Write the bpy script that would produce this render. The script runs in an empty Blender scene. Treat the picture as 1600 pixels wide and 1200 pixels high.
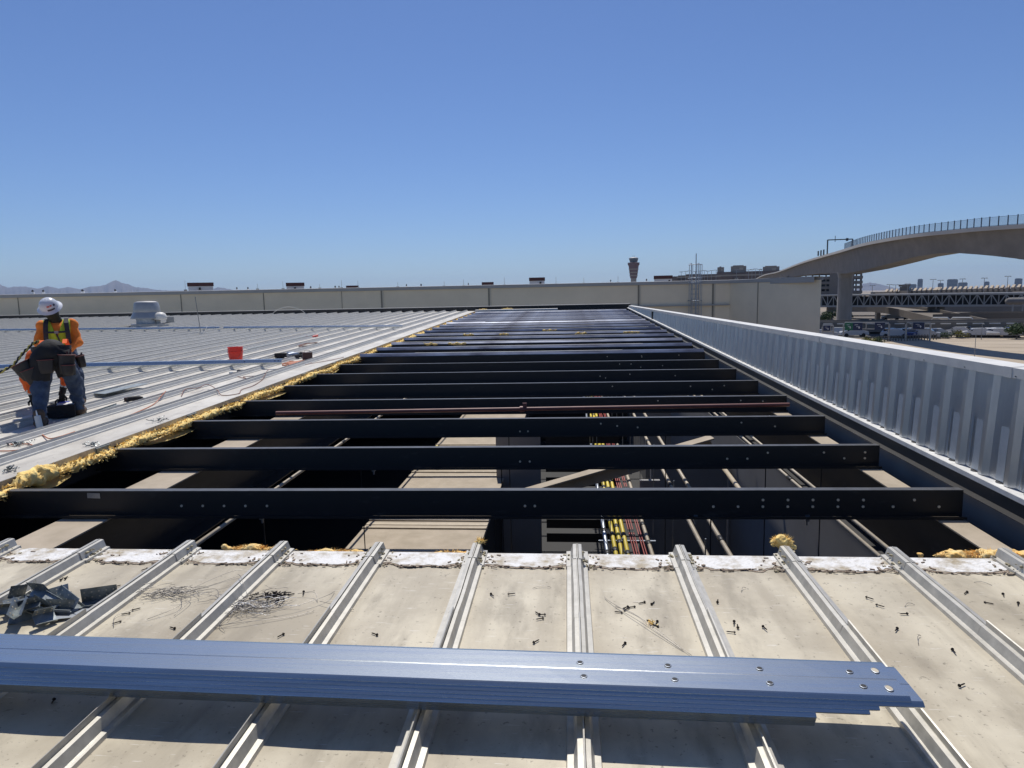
import bpy, bmesh, math, random
import numpy as np
from mathutils import Vector, Matrix, noise
random.seed(7)
rnd = random.uniform
C = bpy.context.scene.collection
PI = math.pi
SL = 0.0248609            # roof pitch: rise per metre of depth
H = 1.655                 # eye height above the roof origin
GZ = -6.4                 # ground level
def rc(x, y, h=0.0): return (x, y, h + SL*y)

# ------------------------------------------------------------------ mesh builder
class MB:
    def __init__(s): s.v=[]; s.f=[]; s.m=[]
    def add(s, vs, fs, m=0):
        o=len(s.v); s.v.extend([tuple(p) for p in vs])
        for f in fs: s.f.append([i+o for i in f]); s.m.append(m)
        return s
    def box(s, c, d, rot=None, m=0):
        x,y,z=[q/2 for q in d]
        vs=[Vector(p) for p in ((-x,-y,-z),(x,-y,-z),(x,y,-z),(-x,y,-z),(-x,-y,z),(x,-y,z),(x,y,z),(-x,y,z))]
        if rot is not None: vs=[rot@p for p in vs]
        c=Vector(c); vs=[p+c for p in vs]
        return s.add(vs,[(0,3,2,1),(4,5,6,7),(0,1,5,4),(1,2,6,5),(2,3,7,6),(3,0,4,7)],m)
    def b(s, x0,x1,y0,y1,z0,z1,m=0):
        return s.box(((x0+x1)/2,(y0+y1)/2,(z0+z1)/2),(x1-x0,y1-y0,z1-z0),None,m)
    def rb(s, x0,x1,y0,y1,h0,h1,m=0):      # box sheared onto the roof pitch
        P=[rc(x,y,h) for h in (h0,h1) for x,y in ((x0,y0),(x1,y0),(x1,y1),(x0,y1))]
        return s.add(P,[(0,3,2,1),(4,5,6,7),(0,1,5,4),(1,2,6,5),(2,3,7,6),(3,0,4,7)],m)
    def tube(s, pts, r, n=6, m=0, cap=True):
        pts=[Vector(p) for p in pts]; k=len(pts); rings=[]
        up=Vector((0,0,1)); 
        for i,p in enumerate(pts):
            t=(pts[min(i+1,k-1)]-pts[max(i-1,0)])
            if t.length<1e-9: t=Vector((0,0,1))
            t.normalize()
            a=up if abs(t.dot(up))<.95 else Vector((1,0,0))
            u=t.cross(a).normalized(); w=t.cross(u)
            ri=r[i] if isinstance(r,(list,tuple)) else r
            rings.append([p+(u*math.cos(2*PI*j/n)+w*math.sin(2*PI*j/n))*ri for j in range(n)])
        vs=[q for R in rings for q in R]; fs=[]
        for i in range(k-1):
            for j in range(n):
                a=i*n+j; b_=i*n+(j+1)%n; fs.append((a,a+n,b_+n,b_))
        if cap: fs.append(tuple(range(n))); fs.append(tuple(reversed(range((k-1)*n,k*n))))
        return s.add(vs,fs,m)
    def bar(s,a,b,w,t=None,m=0):            # rectangular bar between two points
        a=Vector(a); b=Vector(b); d=b-a; L=d.length; q=d.to_track_quat('X','Z').to_matrix()
        return s.box((a+b)/2,(L,w,t or w),q,m)
    def lathe(s, prof, c=(0,0,0), n=24, rot=None, m=0, cap=True):
        vs=[];k=len(prof)
        for r,z in prof:
            for j in range(n):
                p=Vector((r*math.cos(2*PI*j/n),r*math.sin(2*PI*j/n),z))
                if rot is not None: p=rot@p
                vs.append(p+Vector(c))
        fs=[]
        for i in range(k-1):
            for j in range(n):
                a=i*n+j; b_=i*n+(j+1)%n; fs.append((a,b_,b_+n,a+n))
        if not cap: return s.add(vs,fs,m)
        fs.append(tuple(reversed(range(n)))); fs.append(tuple(range((k-1)*n,k*n)))
        return s.add(vs,fs,m)
    def strip(s, lines, m=0, closed=False):  # loft a list of equal-length polylines
        k=len(lines[0]); vs=[p for L in lines for p in L]; fs=[]
        for i in range(len(lines)-1):
            for j in range(k if closed else k-1):
                a=i*k+j; b_=i*k+(j+1)%k; fs.append((a,b_,b_+k,a+k))
        if closed: fs.append(tuple(reversed(range(k)))); fs.append(tuple(range((len(lines)-1)*k,len(lines)*k)))
        return s.add(vs,fs,m)
    def split(s, name, mats, parent=None, smooth=False, angle=None):   # every loose piece becomes an object of its own
        par=list(range(len(s.v)))
        def find(i):
            while par[i]!=i: par[i]=par[par[i]]; i=par[i]
            return i
        for f in s.f:
            for j in f[1:]: par[find(j)]=find(f[0])
        G={}
        for f,m in zip(s.f,s.m): G.setdefault(find(f[0]),[]).append((f,m))
        out=[]
        for g in G.values():
            ids=sorted({j for f,_ in g for j in f}); mp={j:k for k,j in enumerate(ids)}; q=MB()
            q.v=[s.v[j] for j in ids]; q.f=[[mp[j] for j in f] for f,_ in g]; q.m=[m for _,m in g]
            out.append(q.build(name,mats,parent,smooth,angle))
        return out
    def build(s, name, mats, parent=None, smooth=False, angle=None):
        me=bpy.data.meshes.new(name)
        off=Vector(parent['_o']) if parent is not None and '_o' in parent else Vector((0,0,0))
        me.from_pydata([tuple(Vector(p)-off) for p in s.v],[],s.f)
        if not isinstance(mats,(list,tuple)): mats=[mats]
        for q in mats: me.materials.append(q)
        me.polygons.foreach_set('material_index',s.m)
        if smooth: me.polygons.foreach_set('use_smooth',[True]*len(s.f))
        me.update()
        o=bpy.data.objects.new(name,me); C.objects.link(o)
        if parent is not None:
            o.parent=parent
            if '_o' in parent: o['_o']=tuple(off)
        if smooth and angle: me.set_sharp_from_angle(angle=math.radians(angle))
        return o
ROOTS=[]
def thing(name,label,cat,loc=(0,0,0),group=None):
    o=bpy.data.objects.new(name,None); C.objects.link(o); o.location=loc; o.empty_display_size=.1
    o['_o']=tuple(loc); o['label']=label; o['category']=cat
    if group: o['group']=group
    return o
def tag(o,label=None,cat=None,group=None,kind=None):
    if label: o['label']=label
    if cat: o['category']=cat
    if group: o['group']=group
    if kind: o['kind']=kind
    return o
def dup(o,parent=None,label=None):
    c=o.copy(); C.objects.link(c); c.parent=parent
    if label: c['label']=label
    for ch in list(o.children): dup(ch,c)
    return c

# ------------------------------------------------------------------ surface nets for bodies and fluff
def round_cone(P,a,b,ra,rb):
    a=np.array(a,float); b=np.array(b,float); ab=b-a; L=max(1e-9,ab@ab)
    t=np.clip(((P-a)@ab)/L,0,1); d=np.linalg.norm(P-(a+t[...,None]*ab),axis=-1)
    return d-(ra+(rb-ra)*t)
def smin(a,b,k):
    h=np.clip(.5+.5*(b-a)/k,0,1); return b+(a-b)*h-k*h*(1-h)
def ell(P,c,r,R=None):
    q=P-np.array(c,float)
    if R is not None: q=q@np.array(R)
    r=np.array(r,float); k0=np.linalg.norm(q/r,axis=-1); k1=np.linalg.norm(q/(r*r),axis=-1)
    return k0*(k0-1)/np.maximum(k1,1e-6)
def nets(f,lo,hi,res):
    lo=np.array(lo,float); hi=np.array(hi,float); n=np.ceil((hi-lo)/res).astype(int)+1
    ax=[lo[i]+np.arange(n[i])*res for i in range(3)]
    G=np.stack(np.meshgrid(*ax,indexing='ij'),-1); V=f(G)
    S=V<0; nx,ny,nz=n
    cs=np.zeros((nx-1,ny-1,nz-1),int)
    for dx in(0,1):
        for dy in(0,1):
            for dz in(0,1): cs+=S[dx:nx-1+dx,dy:ny-1+dy,dz:nz-1+dz]
    act=(cs>0)&(cs<8); idx=-np.ones(act.shape,int); idx[act]=np.arange(act.sum())
    acc=np.zeros(act.shape+(3,)); cnt=np.zeros(act.shape)
    for axis in range(3):
        o=[q for q in range(3) if q!=axis]
        for u in(0,1):
            for w in(0,1):
                st=[0,0,0]; st[o[0]]=u; st[o[1]]=w; en=[st[0]+nx-1,st[1]+ny-1,st[2]+nz-1]
                s0=tuple(slice(st[i],en[i]) for i in range(3)); st2=list(st); en2=list(en); st2[axis]+=1; en2[axis]+=1
                s1=tuple(slice(st2[i],min(en2[i],n[i])) for i in range(3))
                A=V[s0]; B=V[s1]; cr=(A<0)!=(B<0); t=np.where(cr,A/np.where(cr,A-B,1),0)
                p=np.zeros(act.shape+(3,)); p[...,axis]=t; p[...,o[0]]=u; p[...,o[1]]=w
                acc[cr]+=p[cr]; cnt[cr]+=1
    ii=np.argwhere(act); vs=lo+(ii+acc[act]/cnt[act][:,None])*res
    F=[]
    for axis in range(3):
        o=[(axis+1)%3,(axis+2)%3]
        st=[0,0,0]; A=np.take(S,range(0,n[axis]-1),axis); B=np.take(S,range(1,n[axis]),axis)
        e=np.argwhere(A!=B)
        for i in e:
            if i[o[0]]<1 or i[o[1]]<1 or i[o[0]]>=n[o[0]]-1 or i[o[1]]>=n[o[1]]-1: continue
            q=[]
            for u,w in((-1,-1),(0,-1),(0,0),(-1,0)):
                j=i.copy(); j[o[0]]+=u; j[o[1]]+=w; q.append(int(idx[tuple(j)]))
            if min(q)<0: continue
            F.append(q if A[tuple(i)] else q[::-1])
    return vs,F
def nets_obj(name,f,lo,hi,res,mat,parent,xf=None,smooth=True):
    vs,F=nets(f,lo,hi,res); mb=MB()
    if xf is not None: vs=[xf(v) for v in vs]
    mb.add([tuple(v) for v in vs],F); return mb.build(name,mat,parent,smooth)

# ------------------------------------------------------------------ materials
def mat(name,col,rough=.6,metal=0.,noise_amt=0.,scale=8.,col2=None,bump=0.,bscale=60.,stretch=None,spec=None,detail=6,thr=None):
    m=bpy.data.materials.new(name); m.use_nodes=True; nt=m.node_tree; N=nt.nodes; L=nt.links
    b=N['Principled BSDF']; b.inputs['Base Color'].default_value=(*col,1); b.inputs['Roughness'].default_value=rough; b.inputs['Metallic'].default_value=metal
    if spec is not None: b.inputs['Specular IOR Level'].default_value=spec
    tc=N.new('ShaderNodeTexCoord'); mp=N.new('ShaderNodeMapping'); L.new(tc.outputs['Object'],mp.inputs['Vector'])
    if stretch: mp.inputs['Scale'].default_value=stretch
    if col2 is not None or noise_amt:
        n=N.new('ShaderNodeTexNoise'); n.inputs['Scale'].default_value=scale; n.inputs['Detail'].default_value=detail; n.inputs['Roughness'].default_value=.62
        L.new(mp.outputs[0],n.inputs['Vector'])
        r=N.new('ShaderNodeValToRGB'); L.new(n.outputs['Fac'],r.inputs['Fac'])
        lo,hi=thr or (.34,.68)
        r.color_ramp.elements[0].position=lo; r.color_ramp.elements[1].position=hi
        c2=col2 or tuple(c*(1-noise_amt) for c in col)
        r.color_ramp.elements[0].color=(*c2,1); r.color_ramp.elements[1].color=(*col,1)
        L.new(r.outputs[0],b.inputs['Base Color'])
        q=N.new('ShaderNodeMapRange'); q.inputs['To Min'].default_value=rough+.1; q.inputs['To Max'].default_value=max(.03,rough-.06); L.new(n.outputs['Fac'],q.inputs['Value']); L.new(q.outputs[0],b.inputs['Roughness'])
    if bump:
        n2=N.new('ShaderNodeTexNoise'); n2.inputs['Scale'].default_value=bscale; n2.inputs['Detail'].default_value=4; L.new(mp.outputs[0],n2.inputs['Vector'])
        bp=N.new('ShaderNodeBump'); bp.inputs['Strength'].default_value=bump; bp.inputs['Distance'].default_value=.02; L.new(n2.outputs['Fac'],bp.inputs['Height']); L.new(bp.outputs[0],b.inputs['Normal'])
    return m
def roof_mat(name,base,dirt,seed):
    m=bpy.data.materials.new(name); m.use_nodes=True; nt=m.node_tree; N=nt.nodes; L=nt.links; b=N['Principled BSDF']
    tc=N.new('ShaderNodeTexCoord'); mp=N.new('ShaderNodeMapping'); mp.inputs['Location'].default_value=(seed,seed*2,0); L.new(tc.outputs['Object'],mp.inputs['Vector'])
    def nz(scale,detail=6,st=None,rough=.6):
        n=N.new('ShaderNodeTexNoise'); n.inputs['Scale'].default_value=scale; n.inputs['Detail'].default_value=detail; n.inputs['Roughness'].default_value=rough
        if st:
            q=N.new('ShaderNodeMapping'); q.inputs['Scale'].default_value=st; q.inputs['Rotation'].default_value=(0,0,.35); L.new(mp.outputs[0],q.inputs['Vector']); L.new(q.outputs[0],n.inputs['Vector'])
        else: L.new(mp.outputs[0],n.inputs['Vector'])
        return n
    def ramp(src,a,bv):
        r=N.new('ShaderNodeMapRange'); r.inputs['From Min'].default_value=a; r.inputs['From Max'].default_value=bv; r.interpolation_type='SMOOTHSTEP'; L.new(src,r.inputs['Value']); return r.outputs[0]
    def mix(fac,c1,c2,fs=1.):
        x=N.new('ShaderNodeMix'); x.data_type='RGBA'
        k=N.new('ShaderNodeMath'); k.operation='MULTIPLY'; k.inputs[1].default_value=fs; L.new(fac,k.inputs[0]); L.new(k.outputs[0],x.inputs['Factor'])
        if isinstance(c1,tuple): x.inputs[6].default_value=(*c1,1)
        else: L.new(c1,x.inputs[6])
        x.inputs[7].default_value=(*c2,1); return x.outputs[2]
    c=mix(ramp(nz(2.2,6,(2.4,.30,1)).outputs[0],.48,.68),base,tuple(q*.86 for q in dirt),.45)
    c=mix(ramp(nz(1.6,7).outputs[0],.36,.66),c,dirt,.80)
    c=mix(ramp(nz(5.5,6,(1,.35,1)).outputs[0],.48,.70),c,tuple(q*.70 for q in dirt),.62)
    c=mix(ramp(nz(.55,4).outputs[0],.50,.66),c,tuple(q*.80 for q in dirt),.5)
    c=mix(ramp(nz(38,3).outputs[0],.63,.71),c,tuple(q*.42 for q in dirt),.65)
    c=mix(ramp(nz(120,2).outputs[0],.68,.76),c,(.09,.07,.055),.6)
    c=mix(ramp(nz(9,3,(1,14,1)).outputs[0],.66,.71),c,(.78,.76,.70),.5)
    L.new(c,b.inputs['Base Color']); b.inputs['Roughness'].default_value=.5; b.inputs['Specular IOR Level'].default_value=.35
    bp=N.new('ShaderNodeBump'); bp.inputs['Strength'].default_value=.12; bp.inputs['Distance'].default_value=.01; L.new(nz(3.2,3).outputs[0],bp.inputs['Height']); L.new(bp.outputs[0],b.inputs['Normal'])
    return m
M={}
M['roof']=roof_mat('roof_paint',(.585,.525,.395),(.36,.31,.225),0)
M['roof2']=roof_mat('roof_paint_far',(.66,.63,.555),(.52,.485,.42),5)
M['rib']=mat('rib_paint',(.56,.535,.47),.42,.40,0,14,(.40,.385,.34))
M['rib2']=mat('rib_paint_far',(.56,.55,.51),.45,0,.18,10)
M['seal']=mat('white_sealant',(.72,.71,.68),.6,0,0,9,(.36,.30,.20),.5,50,thr=(.33,.55))
M['edge']=mat('brown_mastic',(.20,.13,.085),.8,0,0,40,(.42,.36,.28),.4,90)
M['gunk']=mat('yellowed_mastic',(.50,.45,.30),.8,0,0,45,(.22,.18,.10),.6,80)
M['galv']=mat('galvanized_steel',(.68,.70,.68),.25,1,0,5,(.46,.49,.49),.04,150,(.30,9,9))
M['galv2']=mat('galvanized_dull',(.42,.45,.49),.42,.9,0,24,(.30,.33,.37),.05,80)
M['clip']=mat('dull_zinc_clip',(.34,.37,.38),.5,.8,0,18,(.16,.18,.18),.1,60)
M['black']=mat('black_primer',(.020,.019,.018),.52,0,0,4,(.050,.046,.042),.04,30,(1,1,2.5),thr=(.26,.40))
M['blackflange']=mat('dusty_black_flange',(.10,.10,.10),.4,0,0,6,(.05,.05,.05))  # black paint greyed: sunlight on the top flanges put into the colour
M['bluesteel']=mat('blue_grey_steel',(.44,.48,.56),.30,.9,0,1.6,(.06,.06,.09),0,60,(.5,1.5,3))
M['panel']=mat('galvanized_wall_sheet',(.68,.69,.69),.32,.85,0,3,(.56,.57,.58),.03,40,(3,3,.6))
M['patch']=mat('cleaner_sheet',(.52,.56,.60),.45,.7,0,9,(.42,.46,.5))
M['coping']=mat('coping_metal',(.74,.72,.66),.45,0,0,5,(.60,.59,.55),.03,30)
M['flash']=mat('white_flashing',(.72,.71,.67),.5,0,.2,9)
M['insul']=mat('yellow_glass_wool',(.95,.77,.34),.95,0,0,16,(.90,.60,.20),.45,110,spec=.05)
M['insul2']=mat('orange_glass_wool',(.93,.55,.16),.95,0,0,22,(.90,.72,.36),.5,120,spec=.05)
M['facing']=mat('yellow_vinyl_facing',(.72,.55,.22),.4,0,.2,8)
M['wall']=mat('olive_beige_panel',(.86,.745,.54),.7,0,.10,.7,None,.03,4)
M['walltrim']=mat('pale_trim',(.40,.39,.36),.5,0,.08,1)
M['conc']=mat('grey_concrete',(.215,.205,.19),.85,0,0,.5,(.165,.157,.148),.1,3,detail=9)
M['concm']=mat('pier_concrete',(.31,.295,.27),.85,0,0,.8,(.24,.23,.21),.1,3,(1,1,.25),detail=9)
M['bolt']=mat('bright_washer',(.85,.70,.48),.5)  # cream of light seen through purlin holes, put into the colour
M['conc2']=mat('dark_concrete',(.20,.185,.165),.85,0,0,.2,(.15,.14,.125))
M['brown']=mat('brown_brick',(.17,.13,.105),.85,0,.25,.3)
M['beigeb']=mat('beige_stucco',(.33,.29,.23),.85,0,.15,.2)
M['dark']=mat('dark_opening',(.02,.02,.022),.7)
M['glass']=mat('blue_glass',(.06,.09,.12),.12,0,0)
M['rust']=mat('red_brown_primer',(.18,.055,.045),.5,0,.3,5)
M['white']=mat('white_paint',(.78,.78,.76),.45)
M['ground']=mat('tan_ground',(.30,.24,.18),.95,0,0,.03,(.20,.17,.13),detail=10)
M['asphalt']=mat('asphalt',(.065,.062,.06),.9,0,.3,.4)
M['lot']=mat('tan_concrete_lot',(.42,.35,.26),.9,0,0,.12,(.36,.295,.215),detail=9)
M['road']=mat('brown_road',(.17,.145,.115),.9,0,.2,.1)
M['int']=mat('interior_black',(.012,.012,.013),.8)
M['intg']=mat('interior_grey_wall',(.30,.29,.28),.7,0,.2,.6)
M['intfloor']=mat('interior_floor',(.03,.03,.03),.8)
M['beige']=mat('dusty_beige_board',(.44,.37,.28),.85,0,0,3,(.34,.285,.21),.05,30,detail=9)
M['pipe']=mat('beige_pipe',(.52,.44,.32),.5,0,.2,12)
M['yellow']=mat('yellow_pipe',(.75,.58,.06),.45,0,.15,10)
M['bandblk']=mat('black_band',(.02,.02,.02),.5)
M['pipered']=mat('red_conduit',(.42,.08,.06),.5,0,.2,10)
M['screw']=mat('dark_screw',(.035,.028,.026),.45,.5,.3,60)
M['wire']=mat('steel_wire',(.22,.21,.20),.4,.8)
M['wirew']=mat('bright_wire',(.75,.76,.78),.4,.3)
M['cordo']=mat('orange_cord',(.55,.20,.10),.6,0,.2,30)
M['cordd']=mat('brown_cord',(.25,.12,.09),.6)
M['skin']=mat('skin',(.34,.18,.11),.55)
M['orange']=mat('orange_shirt',(.80,.22,.03),.85,0,.12,14,None,.25,45)
M['redor']=mat('red_orange_shirt',(.80,.13,.02),.85,0,.12,14,None,.25,45)
M['lime']=mat('lime_vest',(.50,.66,.04),.8,0,.10,14,None,.2,40)
M['harness']=mat('dark_webbing',(.035,.035,.045),.75,0,.3,50)
M['jeans']=mat('blue_denim',(.055,.085,.14),.9,0,0,11,(.03,.045,.08),.3,50)
M['blackcloth']=mat('black_cloth',(.010,.010,.012),.8,0,.2,30,None,.2,60)
M['pouch']=mat('black_leather_pouch',(.018,.014,.014),.55,0,.3,20,None,.15,40)
M['trimred']=mat('maroon_trim',(.12,.025,.025),.6)
M['boot']=mat('tan_boot',(.12,.075,.045),.75,0,.3,20,None,.2,40)
M['helmet']=mat('white_helmet',(.60,.62,.66),.28,0,.08,10)
M['sticker']=mat('red_sticker',(.55,.14,.11),.5)
M['stickerk']=mat('black_sticker',(.03,.03,.05),.5)
M['bucket']=mat('red_bucket',(.78,.035,.02),.4)
M['boxbrown']=mat('brown_metal_box',(.085,.045,.035),.6,0,.2,10)
M['fan']=mat('fan_aluminium',(.42,.41,.39),.42,.6,.12,4)
M['ropey']=mat('yellow_rope',(.60,.50,.12),.8,0,.3,40)
M['tower']=mat('tower_brown',(.16,.09,.08),.8)
M['farglass']=mat('far_tower_facade',(.22,.26,.32),.5,0,.15,.05)
M['leaf']=mat('leaf_green',(.055,.105,.022),.7,0,.5,1.5)
M['leafy']=mat('leaf_yellowgreen',(.22,.21,.03),.7,0,.4,1.5)
M['bark']=mat('bark',(.10,.07,.045),.9)
M['signb']=mat('navy_sign',(.012,.022,.07),.5)
M['signg']=mat('green_sign',(.01,.13,.06),.5)
M['steel']=mat('grey_painted_steel',(.30,.31,.31),.5,.2)
M['hill']=mat('desert_hill',(.13,.115,.115),.95,0,.3,.002)
CARCOL={}
for n_,c_ in (('white',(.52,.52,.52)),('silver',(.40,.41,.42)),('black',(.015,.015,.018)),('blue',(.03,.05,.16)),('red',(.25,.03,.03)),('grey',(.12,.12,.125))):
    CARCOL[n_]=mat('car_'+n_,c_,.22,0)
M['tyre']=mat('tyre',(.015,.015,.015),.8)
M['carglass']=mat('car_glass',(.01,.012,.015),.08)
# ------------------------------------------------------------------ foreground roof
RS=.61; RX0=.044
HALF=[(-.062,0),(-.058,.017),(-.036,.019),(-.023,.061),(-.006,.063)]
def rib_profile(xc,fin,grow=0):
    L=[(xc+x*(1+grow),h*(1+grow*.6)) for x,h in HALF]
    if fin: T=[(xc-.0035,.063),(xc-.0035,.088),(xc+.0025,.090),(xc+.0025,.052)]
    else: T=[(xc-.0035,.063),(xc-.002,.069),(xc+.002,.069),(xc+.0025,.052)]
    R=[(xc-x*(1+grow),h*(1+grow*.6)) for x,h in reversed(HALF)]
    return L+T+R
def rib(mb,xc,y0,y1,fin,grow=0,wob=0.,n=2,m=0,caps=True):
    lines=[]
    for i in range(n):
        y=y0+(y1-y0)*i/(n-1); dx=wob*noise.noise((xc*7,y*2.3,1.7)) if wob else 0
        lines.append([rc(x+(dx if h>.05 else 0),y,h) for x,h in rib_profile(xc,fin,grow)])
    k=len(lines[0]); mb.strip(lines,m)
    if caps:
        mb.add(lines[0],[list(range(k))],m); mb.add(lines[-1],[list(reversed(range(k)))],m)
def pan(mb,x0,x1,y0,y1,nx,ny,amp,seed,m=0):
    lines=[]
    for j in range(ny+1):
        y=y0+(y1-y0)*j/ny
        lines.append([rc(x0+(x1-x0)*i/nx,y,amp*noise.noise((x0+(x1-x0)*i/nx*2.1+seed,y*1.3,seed))*math.sin(PI*i/nx)) for i in range(nx+1)])
    mb.strip(lines,m)
YF=3.965; YB=-12
fr=thing('metal_roof','foreground beige standing seam roof scattered with screws, wire and metal clips','roof',rc(0,2,0))
FR_RIBS=[RX0+RS*i for i in range(-8,6)]
for i,xc in enumerate(FR_RIBS):
    if xc>3.15: continue
    mb=MB(); ysplit=3.05+.12*noise.noise((i*3.1,0,0))+(.0 if i%3 else .1)
    rib(mb,xc,YB,ysplit,True,wob=0); rib(mb,xc,ysplit+.0006,3.775,False,wob=.006,n=12)
    mb.build('standing_seam',M['rib'],fr)
    mb=MB(); rib(mb,xc+.002,3.76,YF+.012,False,.10); o=mb.build('seam_end_cap',M['rib'],fr)
    # mastic crumbs round the end cap
    mb=MB()
    for q in range(34):
        side=random.choice((-1,1)); x=xc+side*(.03+abs(random.gauss(0,.045))); y=rnd(3.755,3.955); s_=rnd(.003,.010)
        hh=.02 if abs(x-xc)<.06 else .003
        if abs(x-xc)<.045: hh=.045
        mb.box(rc(x,y,hh+s_*.3),(s_*rnd(.8,2.6),s_*rnd(.8,2),s_),Matrix.Rotation(rnd(0,6),3,'Z')@Matrix.Rotation(rnd(-.6,.6),3,'X'))
    mb.build('mastic_crumbs',M['gunk'],fr)
for i in range(len(FR_RIBS)-1):
    x0=FR_RIBS[i]+.06; x1=FR_RIBS[i+1]-.06
    if x1>3.2: x1=3.19
    if x0>3.1: continue
    mb=MB(); pan(mb,x0-.004,x1+.004,YB,YF,8,80,.006,i*3.7)
    mb.rb(x0-.06,x1+.06,YF-.004,YF,-.06,-.002)
    mb.build('roof_panel',M['roof'],fr,True,40)
    # white sealant band with a ragged lower edge and brown mastic line
    n=60; top=[];low=[];lo2=[];lo3=[]
    for j in range(n+1):
        x=x0+(x1-x0)*j/n
        a=3.775+.018*noise.noise((x*9,i,0))+.012*noise.noise((x*31,i,4))
        near=min(x-x0,x1-x)
        if near<.12: a+=.07*(1-near/.12)*(.6+.6*abs(noise.noise((x*20,i,8))))
        top.append(rc(x,YF-.002,.0075)); low.append(rc(x,a,.0065)); lo3.append(rc(x,a-.012-.014*abs(noise.noise((x*23,i,2))),.0035)); lo2.append(rc(x,a+.012,.0050))
    mb=MB(); mb.strip([low,top]); mb.build('white_seal_strip',M['seal'],fr)
    mb=MB(); mb.strip([lo3,lo2])
    for q in range(13):
        e=random.choice((0,1)); x=(x0+abs(random.gauss(0,.06))) if e else (x1-abs(random.gauss(0,.06))); x=min(max(x,x0),x1); mb.box(rc(x,rnd(3.76,3.93),.010),(rnd(.004,.03),rnd(.003,.014),rnd(.003,.007)),Matrix.Rotation(rnd(0,3),3,'Z'))
    for q in range(22):
        x=rnd(x0,x1); mb.box(rc(x,3.762+rnd(-.012,.015),.008),(rnd(.006,.035),rnd(.004,.009),rnd(.003,.008)),Matrix.Rotation(rnd(-.4,.4),3,'Z'))
    mb.build('mastic_line',M['edge'],fr)
mb=MB(); mb.rb(-5.2,3.1,3.90,3.955,-.26,-.062); mb.build('edge_beam',M['black'],fr)

# ------------------------------------------------------------------ roof field on the left
LX=-4.975; LRX=LX-.49; LY0=-12; LY1=37.2
lr=thing('metal_roof','pale ribbed metal roof on the left where the two workers stand','roof',rc(-15,15,0))
NL=52
for i in range(NL):
    xc=LRX-RS*i
    mb=MB(); rib(mb,xc,LY0,LY1,True); mb.build('standing_seam',M['rib2'],lr)
    xr=(xc+RS-.06) if i else LX
    mb=MB(); pan(mb,xc+.056,xr+(.004 if i else 0),LY0,LY1,3,60 if i<12 else 16,.004,i*1.9+50)
    mb.build('roof_panel',M['roof2'],lr,True,40)
mb=MB(); mb.rb(LX,LX+.012,LY0,LY1,-.055,.004); mb.rb(LX-.03,LX-.002,LY0,LY1,-.05,-.004)
mb.build('edge_trim',M['rib'],lr)
mb=MB()
for y in (5.15,6.75,8.5,10.6,12.4,14.1,16.2): mb.rb(LX+.013,LX+.03,y-.11,y+.11,-.075,-.008)
mb.split('edge_clip',M['clip'],lr)
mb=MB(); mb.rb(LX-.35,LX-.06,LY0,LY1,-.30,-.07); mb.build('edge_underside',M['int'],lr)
mb=MB()
mb.rb(LRX-RS*NL,3.4,37.25,37.5,-.25,.22); mb.build('black_end_curb',M['black'],lr)
mb=MB(); mb.rb(LRX-RS*NL,3.4,37.42,37.75,.222,.235); mb.build('end_curb_cap',M['walltrim'],lr)

# ------------------------------------------------------------------ purlins across the opening
PX0=-5.05; PX1=3.09; YAWP=.016
def purlin_mesh(y0,hole,cap):
    base=rc(0,y0,0)
    near=y0<14.8
    t=thing('roof_purlin','x','roof purlin',base,'black steel purlins across the roof opening')
    zt=-.055
    def P(x,dy,h): return (x,y0+dy+(x-0)*YAWP,SL*y0+h)
    def slab(mb,x0,x1,d0,d1,h0,h1):
        vs=[P(x,d,h) for h in(h0,h1) for x,d in((x0,d0),(x1,d0),(x1,d1),(x0,d1))]
        mb.add(vs,[(0,3,2,1),(4,5,6,7),(0,1,5,4),(1,2,6,5),(2,3,7,6),(3,0,4,7)])
    mb=MB(); slab(mb,PX0,PX1,0,.005,zt-.215,zt-.004); mb.build('web',M['black'],t)
    mb=MB(); slab(mb,PX0,PX1,.0,.075,zt-.0035,zt); slab(mb,PX0,PX1,.071,.075,zt-.022,zt-.004); mb.build('top_flange',M['blackflange'],t)
    mb=MB(); slab(mb,PX0,PX1,-.07,.0,zt-.219,zt-.2155); slab(mb,PX0,PX1,-.07,-.067,zt-.215,zt-.198); mb.build('bottom_flange',M['black'],t)
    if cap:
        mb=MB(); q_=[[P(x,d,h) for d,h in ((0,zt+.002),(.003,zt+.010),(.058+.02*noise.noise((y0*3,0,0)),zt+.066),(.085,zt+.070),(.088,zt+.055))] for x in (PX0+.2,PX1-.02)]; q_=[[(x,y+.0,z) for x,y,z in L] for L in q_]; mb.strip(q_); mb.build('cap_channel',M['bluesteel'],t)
        mb=MB(); xa=PX0+.4+rnd(0,2); xb=PX1-rnd(.1,2.5); mb.strip([[P(x,d,h) for d,h in ((.062,zt+.071),(.086,zt+.0735))] for x in (xa,xb)]); mb.build('pale_edge',M['coping'],t)  # sun glint along the cap, painted as a pale strip
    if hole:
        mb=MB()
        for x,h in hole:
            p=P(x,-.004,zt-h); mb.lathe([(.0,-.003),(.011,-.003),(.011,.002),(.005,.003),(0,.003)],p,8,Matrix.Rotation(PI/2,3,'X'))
        mb.split('bolt_head',M['bolt'],t)  # raised cream discs painted as light showing through web holes
    return t
rowsY=[5.41+1.452*i for i in range(22)]
PL=['black steel purlin nearest the viewer, a row of pale bolts at its right',
 'second black purlin from the front, just behind the nearest one',
 'third black purlin from the front, with the red-brown pipe right behind it']
ordn=['fourth','fifth','sixth','seventh','eighth','ninth','tenth','eleventh','twelfth','thirteenth','fourteenth','fifteenth','sixteenth','seventeenth','eighteenth','nineteenth','twentieth','twenty-first','twenty-second']
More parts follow.
